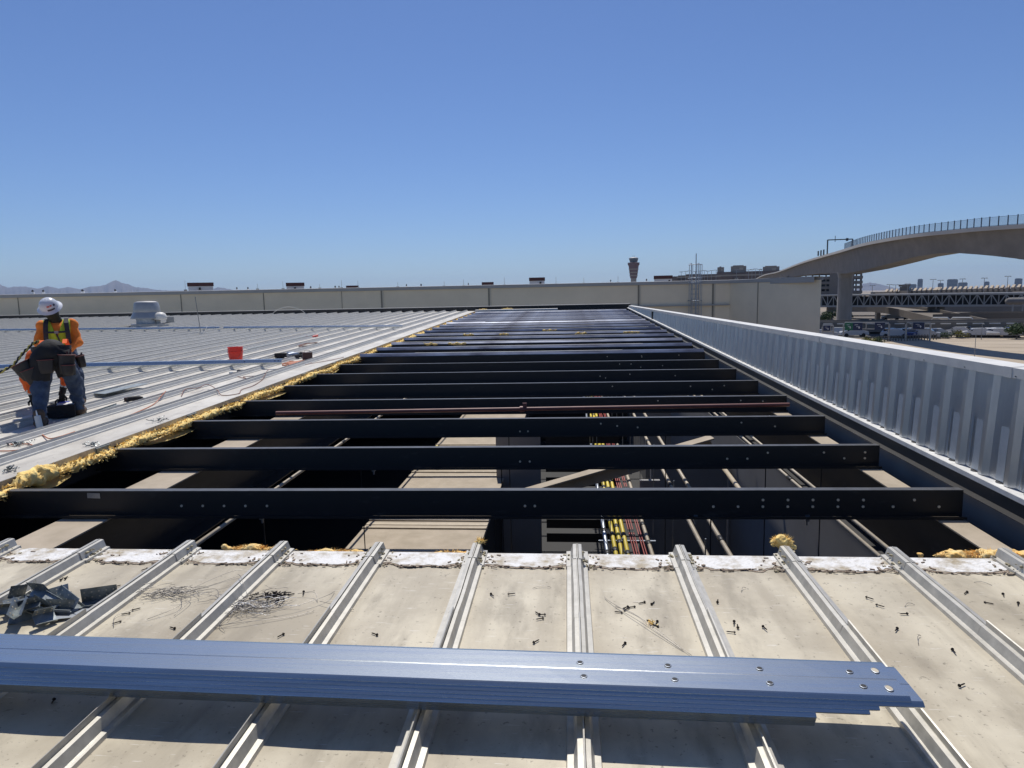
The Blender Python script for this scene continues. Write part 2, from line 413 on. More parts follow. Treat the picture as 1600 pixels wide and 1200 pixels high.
for i in range(19): PL.append(('plain black purlin, %s from the front across the opening' if i<4 else 'purlin with blue-grey steel cap, %s from the front across the opening')%ordn[i])
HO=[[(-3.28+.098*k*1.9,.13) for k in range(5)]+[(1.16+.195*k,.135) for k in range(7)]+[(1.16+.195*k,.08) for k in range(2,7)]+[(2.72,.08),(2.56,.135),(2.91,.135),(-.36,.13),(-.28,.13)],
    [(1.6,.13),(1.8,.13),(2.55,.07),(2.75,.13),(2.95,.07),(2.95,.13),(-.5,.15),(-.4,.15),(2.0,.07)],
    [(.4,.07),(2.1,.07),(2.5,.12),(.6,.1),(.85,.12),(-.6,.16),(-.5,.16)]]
for i,y in enumerate(rowsY):
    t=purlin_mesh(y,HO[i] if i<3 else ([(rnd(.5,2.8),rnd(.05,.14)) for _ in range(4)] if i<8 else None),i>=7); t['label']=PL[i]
# paper label on first purlin
o=MB().box((-4.05,rowsY[0]-.06-.009,SL*rowsY[0]-.095),(.115,.002,.045),Matrix.Rotation(.03,3,'Y')).build('paper_label',M['galv2'],[q for q in C.objects if q.get('label')==PL[0]][0])
tag(MB().rb(-4.9,-.5,36.2,36.62,.02,.09).build('bright_trim',M['coping']),'gleaming white metal trim strip at the far left end of the open bay','trim')  # metal eave trim, its sun glint put into the white colour
# rusty pipe lying on the purlins
mb=MB(); a=rc(-3.86,8.62,-.028); b_=rc(2.86,8.98,-.028); mb.tube([a,b_],.026,12); mb.lathe([(.04,-.03),(.04,.03)],Vector(a).lerp(Vector(b_),.485),10,Matrix.Rotation(PI/2,3,'Y'))
v=Vector(a).lerp(Vector(b_),.49); mb.box(v+Vector((0,0,.055)),(.05,.03,.05))
tag(mb.build('steel_pipe',M['rust'],None,True,40),'long red-brown primed pipe lying across the black purlins','pipe')

# ------------------------------------------------------------------ parapet on the right
pw=thing('parapet_wall','corrugated galvanized parapet with wide metal coping along the right of the opening','parapet',rc(3.3,8,0))
PY0=-12.05; PY1=37.1; LEAN=.05
def pp(x,y,h): # a point on the leaning face; h above the local roof
    return (x+LEAN*h,y,h+SL*y)
TOPZ=1.0
prof=[];y=PY0
while y<PY1:
    prof+=[(y,0),(y+.034,-.036),(y+.080,-.036),(y+.114,0)]; y+=.325
lines=[[],[]]
for y,d in prof:
    hb=.045; ht=TOPZ-SL*y
    lines[0].append(pp(3.29+d+.006*noise.noise((y*1.9,0,0)),y,hb)); lines[1].append(pp(3.29+d+.006*noise.noise((y*1.7,5,0)),y,ht))
mb=MB(); mb.strip(lines); mb.build('corrugated_sheet',M['panel'],pw)
mb=MB(); mb2=MB()
y=PY0; k=0
while y<22:
    k+=1; hp=.46+.06*noise.noise((k*1.3,0,0)); ya=y+.128; ybx=y+.225+.03*noise.noise((k*2.3,0,5))
    n=7; low=[];top=[]
    for j in range(n):
        yy=ya+(ybx-ya)*j/(n-1); low.append(pp(3.281,yy,.05)); top.append(pp(3.281,yy,min(hp,.8-SL*y)+.02*noise.noise((yy*40,k,0))-(.010 if j in(0,n-1) else 0)))
    mb.strip([low,top]); 
    if k%3: mb.strip([[pp(3.281,y+.262,.05),pp(3.281,y+.275,.05)],[pp(3.281,y+.262,hp),pp(3.281,y+.275,hp+.02)]])
    y+=.325
mb.build('pale_residue',M['patch'],pw)
def lp(x,y,z): return (x,y,z)
mb=MB(); c0=[(3.285,.985),(3.285,1.06),(3.47,1.07),(3.47,.99)]
mb.strip([[(x,PY0,z) for x,z in c0],[(x,PY1,z) for x,z in c0]],0,True)
for yy in (5.3,9.2,14,20,27): mb.strip([[(x-.003*(1 if x<3.4 else -1),yy,z+.003*(1 if z>1.02 else -1)) for x,z in c0],[(x-.003*(1 if x<3.4 else -1),yy+.09,z+.003*(1 if z>1.02 else -1)) for x,z in c0]],0,True)
mb.build('coping',M['coping'],pw)
mb=MB()
for yy in np.arange(4.6,20,.65): mb.lathe([(0,-.004),(.006,-.004),(.006,.004),(0,.004)],(3.283,yy,1.0+.012*noise.noise((yy*5,0,0))),6,Matrix.Rotation(PI/2,3,'Y'))
mb.split('coping_screw',M['clip'],pw)
mb=MB(); mb.rb(3.205,3.30,PY0,PY1,.034,.040); mb.rb(3.2005,3.2045,PY0,PY1,.0,.039); mb.build('base_flashing',M['flash'],pw)
mb=MB()
y=PY0
while y<30:
    n=8; mb.strip([[rc(3.289-.05*math.sin(PI*j/(n-1))*(.7+.3*noise.noise((y,0,0))),y+.10+.12*j/(n-1),.0425) for j in range(n)],[rc(3.289,y+.10+.12*j/(n-1),.0425) for j in range(n)]]); y+=.325
mb.build('foam_closure_gap',M['dark'],pw)
mb=MB(); mb.rb(3.21,3.215,PY0,PY1,-.10,.033); mb.rb(3.14,3.209,PY0,PY1,-.105,-.101); mb.build('eave_beam',M['black'],pw)
mb=MB(); mb.rb(3.1385,3.1395,PY0,PY1,-.108,-.100); mb.build('eave_beam_lip',M['blackflange'],pw)
mb=MB(); mb.rb(3.30,3.32,PY0,PY1,-.75,-.0); mb.build('inner_girt_sheet',M['intg'],pw)
mb=MB(); mb.b(3.42,3.45,PY0,PY1,-5,.985)
mb.build('outer_sheet',M['panel'],pw)
mb=MB(); mb.b(3.24,3.285,26.5,26.75,.75,.985); mb.b(3.24,3.285,26.5,26.75,.70,.75); mb.build('dark_gap_post',M['dark'],pw)

# ------------------------------------------------------------------ insulation
def fluff_strip():
    y=3.2; lines=[]; k=12
    while y<36.5:
        step=.010 if y<9 else (.02 if y<16 else .05)
        wv=.55+.9*abs(noise.noise((y*1.7,3.3,0)))+.5*noise.noise((y*4.1,1,0)); rx=.066*max(.55,wv); rz=.040*max(.55,wv)
        if 5.5<y<5.95: rx*=1.5; rz*=2.0
        cx=LX+.105+.035*noise.noise((y*1.1,9,0)); ch=-.075+.03*noise.noise((y*1.3,5,0))+(.05 if 5.5<y<5.95 else 0)
        L=[]
        for j in range(k):
            a=2*PI*j/k; n1=1+.55*noise.noise((y*9,math.cos(a)*2,math.sin(a)*2))+.42*noise.noise((y*27,math.cos(a)*4,math.sin(a)*4))+.3*noise.noise((y*60,math.cos(a)*9,math.sin(a)*9))
            L.append(rc(cx+rx*math.cos(a)*n1,y,ch+rz*math.sin(a)*n1))
        lines.append(L); y+=step
    mb=MB(); mb.strip(lines,0,True)
    for q in range(4600):
        y=3.3+33*random.random()**2.0; a=rnd(-1.2,2.6); cx=LX+.105+.035*noise.noise((y*1.1,9,0)); ch=-.075+.03*noise.noise((y*1.3,5,0))+(.05 if 5.5<y<5.95 else 0)
        r0=.05; p=Vector(rc(cx+r0*math.cos(a),y,ch+.04*math.sin(a))); d=Vector((math.cos(a)*rnd(.01,.04),rnd(-.04,.04),math.sin(a)*rnd(.005,.035))); w=Vector((rnd(-1,1),rnd(-1,1),rnd(-1,1)))*.012
        mb.add([p-w,p+w,p+d+w*.5,p+d-w*.3],[(0,1,2,3)])
    return mb
ib=thing('insulation_blanket','torn yellow glass wool blanket hanging along the edge of the left roof','insulation',rc(LX+.08,12,0))
fluff_strip().build('glass_wool',M['insul'],ib,True)
mb=MB()
for y0,y1,dp in((5.35,6.1,.10),(7.3,8.6,.13),(10.1,11.6,.12),(12.6,14.0,.10),(15,16.2,.09)):
    n=26; a=[];b_=[];c=[]
    for j in range(n):
        y=y0+(y1-y0)*j/(n-1); s=math.sin(PI*j/(n-1))**.6
        a.append(rc(LX+.06,y,-.13)); b_.append(rc(LX+.14+.03*s,y,-.135-.3*dp*s)); c.append(rc(LX+.15+.06*s+.01*noise.noise((y*6,0,0)),y,-.12-dp*.35*s+.012*noise.noise((y*9,1,0))))
    mb.strip([a,b_,c])
mb.split('vinyl_facing',M['facing'],ib,True)
def tuft(name,label,x,y,h,sx,sy,sz,matn,seed,n=160,group='scraps of glass wool along the cut roof edge'):
    t=thing(name,label,'insulation scrap',rc(x,y,h),group)
    c=np.array(rc(x,y,h))
    def f(P):
        d=ell(P,c,(sx,sy,sz)); q=P*1.0
        w=(np.sin(q[...,0]*70+seed)*np.sin(q[...,1]*83+seed*2)*np.sin(q[...,2]*91+seed*3))*.010+(np.sin(q[...,0]*31+seed*4)*np.sin(q[...,1]*27)*np.cos(q[...,2]*44+seed))*.016+np.sin(q[...,0]*160+seed*7+3*np.sin(q[...,2]*50))*np.cos(q[...,2]*170+seed)*.004
        return d+w*min(1.5,sz/.02)
    res=.006 if max(sx,sy)<.1 else .008
    o=nets_obj('glass_wool',f,c-np.array((sx,sy,sz))*1.5-.02,c+np.array((sx,sy,sz))*1.5+.02,res,M[matn],t)
    mb=MB(); rr=random.Random(seed)
    for q in range(n):
        a=rr.uniform(0,2*PI); e=rr.uniform(0,1.4); d=Vector((math.cos(a)*math.cos(e)*sx,math.sin(a)*math.cos(e)*sy,math.sin(e)*sz)); p=Vector(c)+d*.85; L=d.normalized()*rr.uniform(.008,.028)+Vector((rr.uniform(-1,1),rr.uniform(-1,1),rr.uniform(-1,1)))*.012
        w=Vector((rr.uniform(-1,1),rr.uniform(-1,1),rr.uniform(-1,1)))*.004; mb.add([p-w,p+w,p+L],[(0,1,2)])
    mb.build('loose_fibre',M[matn],t)
tuft('insulation_tuft','low orange-tan wool fringe behind the white edge, left of centre',-2.0,4.01,-.005,.20,.03,.020,'insul2',1,260)
tuft('insulation_tuft','thin orange wool wisps at the edge between the fourth and fifth seams',-1.48,4.0,-.012,.20,.02,.012,'insul2',2,200)
tuft('insulation_tuft','small flat orange wool scrap at the edge left of the middle seams',-.72,3.995,-.010,.12,.02,.012,'insul2',3,120)
tuft('insulation_tuft','golden wool ball pushed up behind the seam end right of centre',RX0+RS*2+.01,4.05,.050,.062,.038,.042,'insul',4,420)
tuft('insulation_tuft','large bright orange wool roll at the right end of the cut edge',2.46,4.03,-.004,.36,.045,.026,'insul2',5,700)
tuft('insulation_tuft','tiny brown wool plug on the seam end left of the centre seam',RX0-RS+.02,3.99,.066,.028,.02,.018,'insul',6,60)
for k,(x,y,s) in enumerate(((-3.0,20.6,.2),(-1.9,20.6,.16),(-.6,21.9,.22),(.4,20.5,.2),(1.9,20.6,.25),(-3.6,17.7,.2),(-2.9,17.7,.25))):
    tuft('insulation_tuft',['pale yellow wool scrap on a far capped purlin, left half of opening','pale yellow wool scrap on a far capped purlin, right half of opening'][x>-1],x,y+.03,.02,s,.03,.025,'insul',20+k,40,'pale wool scraps on the far purlins')
for k,(x,y,s) in enumerate(((-4.5,36.6,.22),(-3.2,36.7,.3))):
    tuft('insulation_tuft','yellow wool lump against the black curb at the far end of the opening',x,y,.08,s,.06,.06,'insul',40+k,60,'wool lumps at the far curb')

# ------------------------------------------------------------------ stack of new galvanized purlins on the seams
SA=-.019
def stack():
    hT=.205; yF=2.309; W=.205
    lens=[1.165,1.205,1.055,1.02,.84]; left=-6.2
    labs=['top channel of the shiny purlin stack, wide holed web facing up','second channel of the shiny purlin stack, sticking out furthest right','third channel of the shiny purlin stack, in the middle of the nest','fourth channel of the shiny purlin stack, second from the bottom','lowest channel of the shiny purlin stack, its dark lip nearest the viewer']
    for i in range(5):
        t=thing('galvanized_purlin',labs[i],'purlin',rc(-1,2.4,.15),'galvanized purlins stacked on the foreground seams')
        h=hT-.0105*i-.0015*(i>0); yf=yF-.0092*i; x1=lens[i]
        def Pt(x,dy,hh): return (x,yf+dy+SA*(x-.0),hh+SL*(yf+dy))
        # section: rear lip, rear flange, web, front flange (slightly splayed), front lip
        wv=W+.008*(4-i)*0
        sec=[(wv+.012,h-.058),(wv+.020,h-.020),(wv+.014,h-.003),(wv,h),(wv*.52,h-.0005),(wv*.50,h+.0012),(wv*.48,h-.0005),(.004,h),(0,h-.003),(-.0105,h-.0125)]+([(-.0095,h-.0145),(.012,h-.030),(.014,h-.031)] if i<4 else [(-.012,h-.0150),(-.010,h-.019),(.006,h-.058),(.016,h-.060)])
        th=.0022
        outer=sec; inner=[(y+(-.002 if y>W*.6 else (.0016 if y<.02 else 0)),hh-th if -.0112<y<W*1.01 else hh) for y,hh in sec]
        xs=[left+(x1-left)*q/70 for q in range(71)]
        loop=lambda x:[Pt(x,y,hh+.0012*noise.noise((x*1.6,i*3,y*6))+.0004*noise.noise((x*6,i*3,y*14))) for y,hh in outer]+[Pt(x,y,hh) for y,hh in reversed(inner)]
        mb=MB(); mb.strip([loop(x) for x in xs],0,True)
        mb.build('channel',M['galv'],t)
        if i==0:
            holes=[(-.02+.0,0)]
            mb=MB(); mbr=MB()
            hx=[.10,.42,.74,1.055]
            for q,x in enumerate((.036,.365,.70,1.02)):
                for dy in (.142,.052):
                    p=Vector(Pt(x+.012*(dy<.1),dy,h+.0008)); 
                    mb.lathe([(0,0),(.010,0),(.010,.0006),(0,.0006)],p,14)
                    mbr.lathe([(.0102,0),(.0135,.0),(.0125,.0013),(.0102,.0013)],p,14,cap=False)
            mb.split('bolt_hole',M['dark'],t); mbr.split('hole_rim',M['galv2'],t,True)
            mb=MB(); mbr=MB()
            for dy in (.155,.045):
                p=Vector(Pt(1.115,dy,h+.0008)); R=Matrix.Diagonal((1,1.45,1)); mb.lathe([(0,0),(.011,0),(.011,.0007),(0,.0007)],p,16,R); mbr.lathe([(.0112,0),(.0145,.0),(.0135,.0013),(.0112,.0013)],p,16,R,cap=False)
            mb.split('slotted_hole',M['roof'],t); mbr.split('slot_rim',M['galv2'],t,True)
stack()

# ------------------------------------------------------------------ long channels on the left roof
def channel(label,x0,y0,x1,y1,h0,hh=.075,w=.11):
    t=thing('galvanized_purlin',label,'purlin',rc(x0,y0,h0),'galvanized purlins laid across the left roof')
    dx=x1-x0; dy=y1-y0; L=math.hypot(dx,dy); nx,ny=-dy/L,dx/L
    sec=[(.012,h0),(0,h0+.002),(-.002,h0+hh*.40),(.004,h0+hh*.44),(.055,h0+hh*.96),(.060,h0+hh),(w+.03,h0+hh),(w+.03,h0+hh-.02),(w+.026,h0+hh-.02),(w+.026,h0+hh-.004),(.062,h0+hh-.005),(.010,h0+hh*.40),(.012,h0+.006)]
    f=lambda x,y:[rc(x+nx*a,y+ny*a,h) for a,h in sec]
    mb=MB(); mb.strip([f(x0,y0),f(x1,y1)],0,True); mb.build('channel',M['galv'],t)
    mb=MB()
    for q in (.08,.16,.9):
        mb.lathe([(.0,0),(.012,0),(.012,.002),(0,.002)],rc(x0+dx*(1-q*.1)+nx*.028,y0+dy*(1-q*.1)+ny*.028,h0+hh*.71),8,Matrix.Rotation(PI/2,3,'X'))
    mb.split('bolt_hole',M['dark'],t)
channel('long blue-grey purlin on the left roof beside the red bucket',-13.9,12.45,-5.66,13.02,.092,.10)
channel('far blue purlin on the left roof ending near the open bay',-12.6,24.1,-5.72,23.3,.092,.085)
channel('far blue purlin on the left roof in front of the exhaust fan',-22.3,25.0,-12.75,24.1,.092,.085)
channel('far blue purlin on the left roof at the picture edge',-32,26.6,-22.6,25.3,.092,.085)
t=thing('steel_angle','thin dark steel strip lying beside the seam at the workers feet','steel strip',rc(-6.3,8.4,0))
mb=MB(); mb.add([rc(x,y,h) for h in(.03,.036) for x,y in((-6.20,7.75),(-6.15,7.75),(-6.30,9.0),(-6.35,9.0))],[(0,3,2,1),(4,5,6,7),(0,1,5,4),(1,2,6,5),(2,3,7,6),(3,0,4,7)])
mb.add([rc(x,y,h) for h in(.0,.055) for x,y in((-6.20,7.75),(-6.195,7.75),(-6.345,9.0),(-6.35,9.0))],[(0,3,2,1),(4,5,6,7),(0,1,5,4),(1,2,6,5),(2,3,7,6),(3,0,4,7)])
mb.build('strip',M['clip'],t)
# ------------------------------------------------------------------ things on the left roof
FX,FY=-17.75,27.66
t=thing('exhaust_fan','round grey mushroom exhaust fan on the left roof','exhaust fan',rc(FX,FY,0))
b0=Vector(rc(FX,FY,0)); RV=Matrix.Rotation(.55,3,'Z')
MB().box(b0+Vector((0,0,.06)),(1.25,1.25,.16),RV).build('base_curb',M['fan'],t)
MB().lathe([(.0,.14),(.44,.14),(.44,.40),(0,.40)],b0,32).build('throat',M['galv2'],t,True,40)
MB().lathe([(.46,.36),(.64,.36),(.64,.40),(.61,.46),(.53,.63),(.47,.63)],b0,36).build('skirt',M['fan'],t,True,35)
MB().lathe([(.0,.62),(.525,.62),(.53,.65),(.50,.80),(.47,1.00),(.44,1.05),(.33,1.085),(0,1.10)],b0,36).build('drum',M['fan'],t,True,35)
d=Vector((.84,.54,0))
MB().lathe([(0,.30),(.24,.30),(.26,.34),(.25,.46),(.20,.56),(.10,.61),(0,.62)],b0+d*.47-Vector((-.2,.3,0)),24).build('motor_hood',M['coping'],t,True,40)
MB().box(b0+d*.44+Vector((.13,-.28,.20)),(.16,.1,.38),RV).build('conduit_riser',M['fan'],t)
MB().box(b0+d*.82+Vector((.1,-.1,.29)),(.30,.16,.24),RV).build('junction_box',M['steel'],t)
mb=MB(); mb.tube([b0+d*.5+Vector((0,-.2,.10)),b0+d*.82+Vector((.1,-.12,.18))],.03,8); mb.build('conduit',M['steel'],t,True)
def rodstand(x,y,h,lean,label):
    t=thing('lightning_rod',label,'rod',rc(x,y,0))
    p=Vector(rc(x,y,0)); MB().tube([p+Vector((0,0,.06)),p+Vector((lean,0,h))],.011,6).build('rod',M['wire'],t)
    mb=MB(); mb.box(p+Vector((.05,0,.05)),(.16,.12,.09)); mb.tube([p+Vector((.12,.0,.06)),p+Vector((.10,.3,.30)),p+Vector((-.02,.2,.33))],.008,5); mb.build('base',M['coping'],t)
rodstand(-12.68,22.7,1.31,-.10,'thin upright rod with a small base on the left roof right of the fan')
t=thing('cable','thin pale cable arching over the left roof before the far wall','cable',rc(-15,33,0))
mb=MB(); mb.tube([rc(-15.0+.25*k,33.5,.05+.5*math.sin(PI*k/8)**.7) for k in range(9)],.012,5); mb.build('loop',M['coping'],t)
BX,BY=-7.13,14.1
t=thing('bucket','bright red plastic bucket standing behind the long purlin','bucket',rc(BX,BY,0))
p=Vector(rc(BX,BY,0))
MB().lathe([(0,0),(.125,0),(.150,.24),(.158,.245),(.158,.262),(.152,.266),(.152,.335),(.160,.338),(.160,.352),(.146,.352),(.122,.02),(0,.02)],p,28).build('shell',M['bucket'],t,True,35)
mb=MB(); mb.tube([p+Vector((.16*math.cos(a),-.16*math.sin(a)*.6-.02,.30-.22*math.sin(a))) for a in np.linspace(0,PI,12)],.003,5); mb.build('bail_handle',M['wire'],t)
t=thing('junction_box','brown metal box standing among orange cords near the open bay','box',rc(-5.74,14.73,0))
p=Vector(rc(-5.74,14.6,0)); R3=Matrix.Rotation(.5,3,'Z'); MB().box(p+Vector((0,0,.08)),(.20,.15,.15),R3).build('case',M['boxbrown'],t)
mb=MB(); mb.box(p+Vector((0,0,.159)),(.21,.16,.010),R3); mb.tube([p+R3@Vector((-.06,0,.16)),p+R3@Vector((-.06,0,.20)),p+R3@Vector((.06,0,.20)),p+R3@Vector((.06,0,.16))],.006,6); mb.build('lid',M['boxbrown'],t)
def tool(name,label,x,y,rz,mats,scale=1.,group=None):
    t=thing(name,label,'power tool',rc(x,y,0),group); p=Vector(rc(x,y,.0)); R=Matrix.Rotation(rz,3,'Z')
    T=lambda q:p+R@(Vector(q)*scale)
    mb=MB(); mb.tube([T((-.10,0,.05)),T((-.02,0,.052)),T((.06,0,.05)),T((.10,0,.048))],[.032*scale,.036*scale,.034*scale,.02*scale],10); mb.build('motor_body',mats[0],t,True,50)
    mb=MB(); mb.tube([T((-.06,0,.045)),T((-.09,.07,.035)),T((-.10,.13,.03))],[.02*scale,.018*scale,.02*scale],8); mb.build('grip',M['blackcloth'],t,True)
    mb=MB(); mb.box(T((-.10,.16,.03)),(.09*scale,.06*scale,.055*scale),R); mb.build('battery',mats[1],t)
    mb=MB(); mb.tube([T((.10,0,.048)),T((.145,0,.047))],[.014*scale,.010*scale],8); mb.tube([T((.145,0,.047)),T((.20,0,.045))],.004*scale,6); mb.build('chuck',M['clip'],t)
    return t
tool('screw_gun','black screw gun lying on the panel right of the workers',-6.33,9.40,.6,(M['blackcloth'],M['boxbrown']))
tool('screw_gun','black and silver screw gun under the end of the long purlin',-6.2,12.35,2.2,(M['blackcloth'],M['galv2']))
for k,(x,y,a) in enumerate(((-6.45,14.9,.2),(-6.20,14.95,1.1),(-6.02,15.05,2.4),(-6.3,15.1,-.7))):
    tool('screw_gun',['dark screw gun at the left end of the heap beyond the purlin end','grey-cased screw gun in the middle of the tool heap','dark screw gun at the right of the tool heap beside the brown box','black screw gun at the back of the tool heap'][k],x,y,a,(M['blackcloth'] if k%2==0 else M['galv2'],M['harness']),1.55,'tools heaped beyond the purlin end')
t=thing('sheet_metal_offcut','flat dark sheet metal piece lying on the roof right of the workers','offcut',rc(-7.18,10.18,0))
mb=MB(); mb.add([rc(-7.35,9.85,.06),rc(-7.05,9.75,.064),rc(-6.98,10.75,.07),rc(-7.2,10.8,.066),rc(-7.35,9.85,.063),rc(-7.05,9.75,.067),rc(-6.98,10.75,.073),rc(-7.2,10.8,.069)],[(3,2,1,0),(4,5,6,7),(0,1,5,4),(1,2,6,5),(2,3,7,6),(3,0,4,7)]); mb.build('sheet',M['clip'],t)
t=thing('sheet_metal_offcut','bluish sheet metal strip lying along a far seam, left of the bay','offcut',rc(-7.9,18.5,0))
mb=MB(); mb.rb(-7.97,-7.90,16.3,21.0,.092,.097); mb.build('sheet',M['clip'],t)
def cord(label,pts,r=.006,matn='cordo',h=.012,cat='cord',smooth=6,name='power_cord',group=None):
    P=[Vector(rc(q[0],q[1],(q[2] if len(q)>2 else h))) for q in pts]; out=[]
    for i in range(len(P)-1):
        p0=P[max(i-1,0)];p1=P[i];p2=P[i+1];p3=P[min(i+2,len(P)-1)]
        for k in range(smooth):
            s=k/smooth; out.append(.5*((2*p1)+(p2-p0)*s+(2*p0-5*p1+4*p2-p3)*s*s+(3*p1-p0-3*p2+p3)*s**3))
    out.append(P[-1]); mb=MB(); mb.tube(out,r,6); o=mb.build(name,M[matn],None,True); return tag(o,label,cat,group)
cord('orange power cord looping on the panel nearest the left picture edge',[(-6.5,7.0),(-6.15,6.80),(-6.02,6.73),(-6.10,7.05),(-6.16,7.34),(-6.0,7.2),(-5.72,6.95,.03),(-5.6,6.95,.05),(-5.57,7.15,.06)],.007)
cord('orange power cord loop beside the grey connector at the left edge',[(-6.02,6.73),(-5.94,6.78),(-5.80,6.76),(-5.68,6.66),(-5.68,6.56),(-5.76,6.48),(-5.90,6.47),(-6.05,6.48)],.007)
cord('short orange power cord lying over the first seam near the workers',[(-5.69,8.14),(-5.74,8.5),(-5.88,9.12),(-6.05,9.6,.05),(-6.10,9.8,.09),(-6.0,9.5,.06)],.006)
cord('long orange-brown power cord wandering along the edge panel to the purlin end',[(-5.86,9.8),(-6.05,10.25,.05),(-5.87,10.3,.06),(-5.88,10.6,.07),(-5.45,10.1,.06),(-5.25,9.86),(-5.06,10.0),(-5.2,10.4),(-5.2,10.8),(-5.36,11.5),(-5.5,12.0,.09),(-5.62,12.4,.08)],.006,'cordd')
pts=[]
for k in range(80): pts.append((-5.75+.30*noise.noise((k*.55,1,0))*1.6+.10*math.sin(k*2.1),13.95+.65*noise.noise((k*.5,7,0))+.16*math.cos(k*2.1),.012+.03*abs(noise.noise((k,3,0)))))
cord('tangled orange cord heap at the end of the long purlin',pts,.008,'cordo',smooth=4)
cord('orange cord trailing from the brown box toward the wool edge',[(-5.70,14.5),(-5.5,13.9),(-5.42,13.6),(-5.30,13.9),(-5.12,14.4),(-5.02,14.9)],.006,'cordd')
cord('reddish cord kinked on the panel below the purlin end',[(-6.05,11.9),(-6.1,12.0),(-5.85,11.75),(-5.72,11.65),(-5.9,11.9),(-5.7,11.95)],.006,'cordd')
cord('small reddish cord coil on the far panel beside the open bay',[(-7.0+.2*math.cos(k*1.3)*(1+.2*math.sin(k)),18.0+.5*math.sin(k*1.3),.02+.01*(k%3)) for k in range(16)],.008,'cordd')
t=thing('red_clamp','small red clamp lying on the roof below the far purlin','clamp',rc(-8.0,20.6,0)); p=Vector(rc(-8.0,20.6,.03)); mb=MB(); mb.box(p,(.26,.12,.06)); mb.tube([p,p+Vector((.2,.2,.03))],.03,8); mb.build('jaw',M['bucket'],t); mb=MB(); mb.tube([p,p+Vector((-.2,.25,.02))],.02,6); mb.build('handle',M['pipered'],t)
def clipheap(label,x,y,n,r,seed):
    rr=random.Random(seed); mb=MB()
    for q in range(n):
        a=rr.uniform(0,6.28); d=abs(rr.gauss(0,r)); mb.box(rc(x+d*math.cos(a),y+d*math.sin(a),.012+rr.uniform(0,.03)),(rr.uniform(.01,.04),rr.uniform(.005,.012),rr.uniform(.004,.01)),Matrix.Rotation(rr.uniform(0,6),3,'Z')@Matrix.Rotation(rr.uniform(-.6,.6),3,'Y'))
    return tag(mb.build('fastener_heap',M['clip']),label,'fasteners',None,'stuff')
clipheap('small heap of grey fasteners at the left picture edge near the wool',-5.17,5.77,50,.045,1)
clipheap('small heap of grey fasteners on the edge panel left of the second purlin',-5.05,6.72,34,.045,2)
clipheap('loose silver fasteners on the edge panel above the wool strip',-5.07,7.95,34,.10,3)
clipheap('grey fasteners heaped in the orange cord loop at the left edge',-5.93,6.75,60,.07,4)

# ------------------------------------------------------------------ loose things on the foreground roof
def screw_mesh():
    mb=MB(); R=Matrix.Rotation(PI/2,3,'Y')
    mb.lathe([(0,-.001),(.0085,-.001),(.0085,.0012),(.0048,.0014),(.0048,.007),(0,.0072)],(0,0,.0085),8,Matrix.Rotation(-PI/2,3,'Y'))
    prof=[]
    for k in range(12): prof+=[(.0026,-.001-.003*k),(.0036,-.0025-.003*k)]
    prof+=[(.0014,-.041),(0,-.045)]
    mb.lathe([(0,0)]+prof,(0,0,.0085),8,Matrix.Rotation(-PI/2,3,'Y'))
    return mb
s0=screw_mesh().build('screw',M['screw'],None,True,40); SM=s0.data; bpy.data.objects.remove(s0)
SCREWS=[(-2.913,3.51),(-2.899,3.527),(-2.808,3.423),(-2.768,3.361),(-2.538,3.432),(-2.5,3.679),(-2.256,3.176),(-2.254,3.142),(-2.244,3.056),(-1.926,3.0),(-1.364,2.968),(-2.097,2.424),(-.418,3.42),(-.323,3.423),(-.152,3.207),(-.126,3.208),(-.134,3.169),(-.167,2.942),(-.912,2.98),(.273,3.269),(.255,3.242),(.324,3.304),(.291,3.303),(.38,3.355),(.414,3.335),(.394,3.146),(.42,3.159),(.416,3.11),(.249,2.954),(.749,3.368),(.786,3.173),(.789,3.113),(.762,3.07),(.909,3.129),(1.515,3.451),(1.53,3.369),(1.633,3.281),(1.521,3.136),(2.047,3.527),(2.213,3.511),(2.071,3.415),(2.227,3.414),(1.672,2.959),(1.552,2.683)]
def screw(x,y,h=0.,rz=None,ry=0.,label='dark roofing screw lying loose on the foreground roof',group='loose screws on the foreground roof'):
    o=bpy.data.objects.new('screw',SM); C.objects.link(o); o.location=rc(x,y,h+.0005); o.rotation_euler=(rnd(0,6),ry,rnd(0,6.28) if rz is None else rz)
    o.rotation_euler[0]=0; o.scale=(.84,.84,.84); tag(o,label,'screw',group); return o
PNAMES=['second panel from the left','third panel from the left','fourth panel from the left','panel left of the centre seam','panel right of the centre seam','second panel right of the centre seam','third panel right of the centre seam','panel at the right picture edge']
for x,y in SCREWS:
    i=int(math.floor((x-RX0)/RS)); nm={-5:'leftmost panel with the clip pile',-4:'panel holding the smaller wire tangle',-3:'panel holding the larger wire and screw pile',-2:'panel second left of the centre seam',-1:'panel just left of the centre seam',0:'panel just right of the centre seam',1:'panel second right of the centre seam',2:'panel third right of the centre seam',3:'rightmost foreground panel'}.get(i,'foreground panel')
    screw(x,y,0,None,0,'dark roofing screw lying loose on the '+nm,'loose screws on the '+nm)
for k in range(34):
    screw(-1.575+random.gauss(0,.055),3.335+random.gauss(0,.032),rnd(0,.02),None,rnd(-.25,.25),'dark roofing screw in the pile beside the larger wire tangle','screws piled beside the wire tangle')
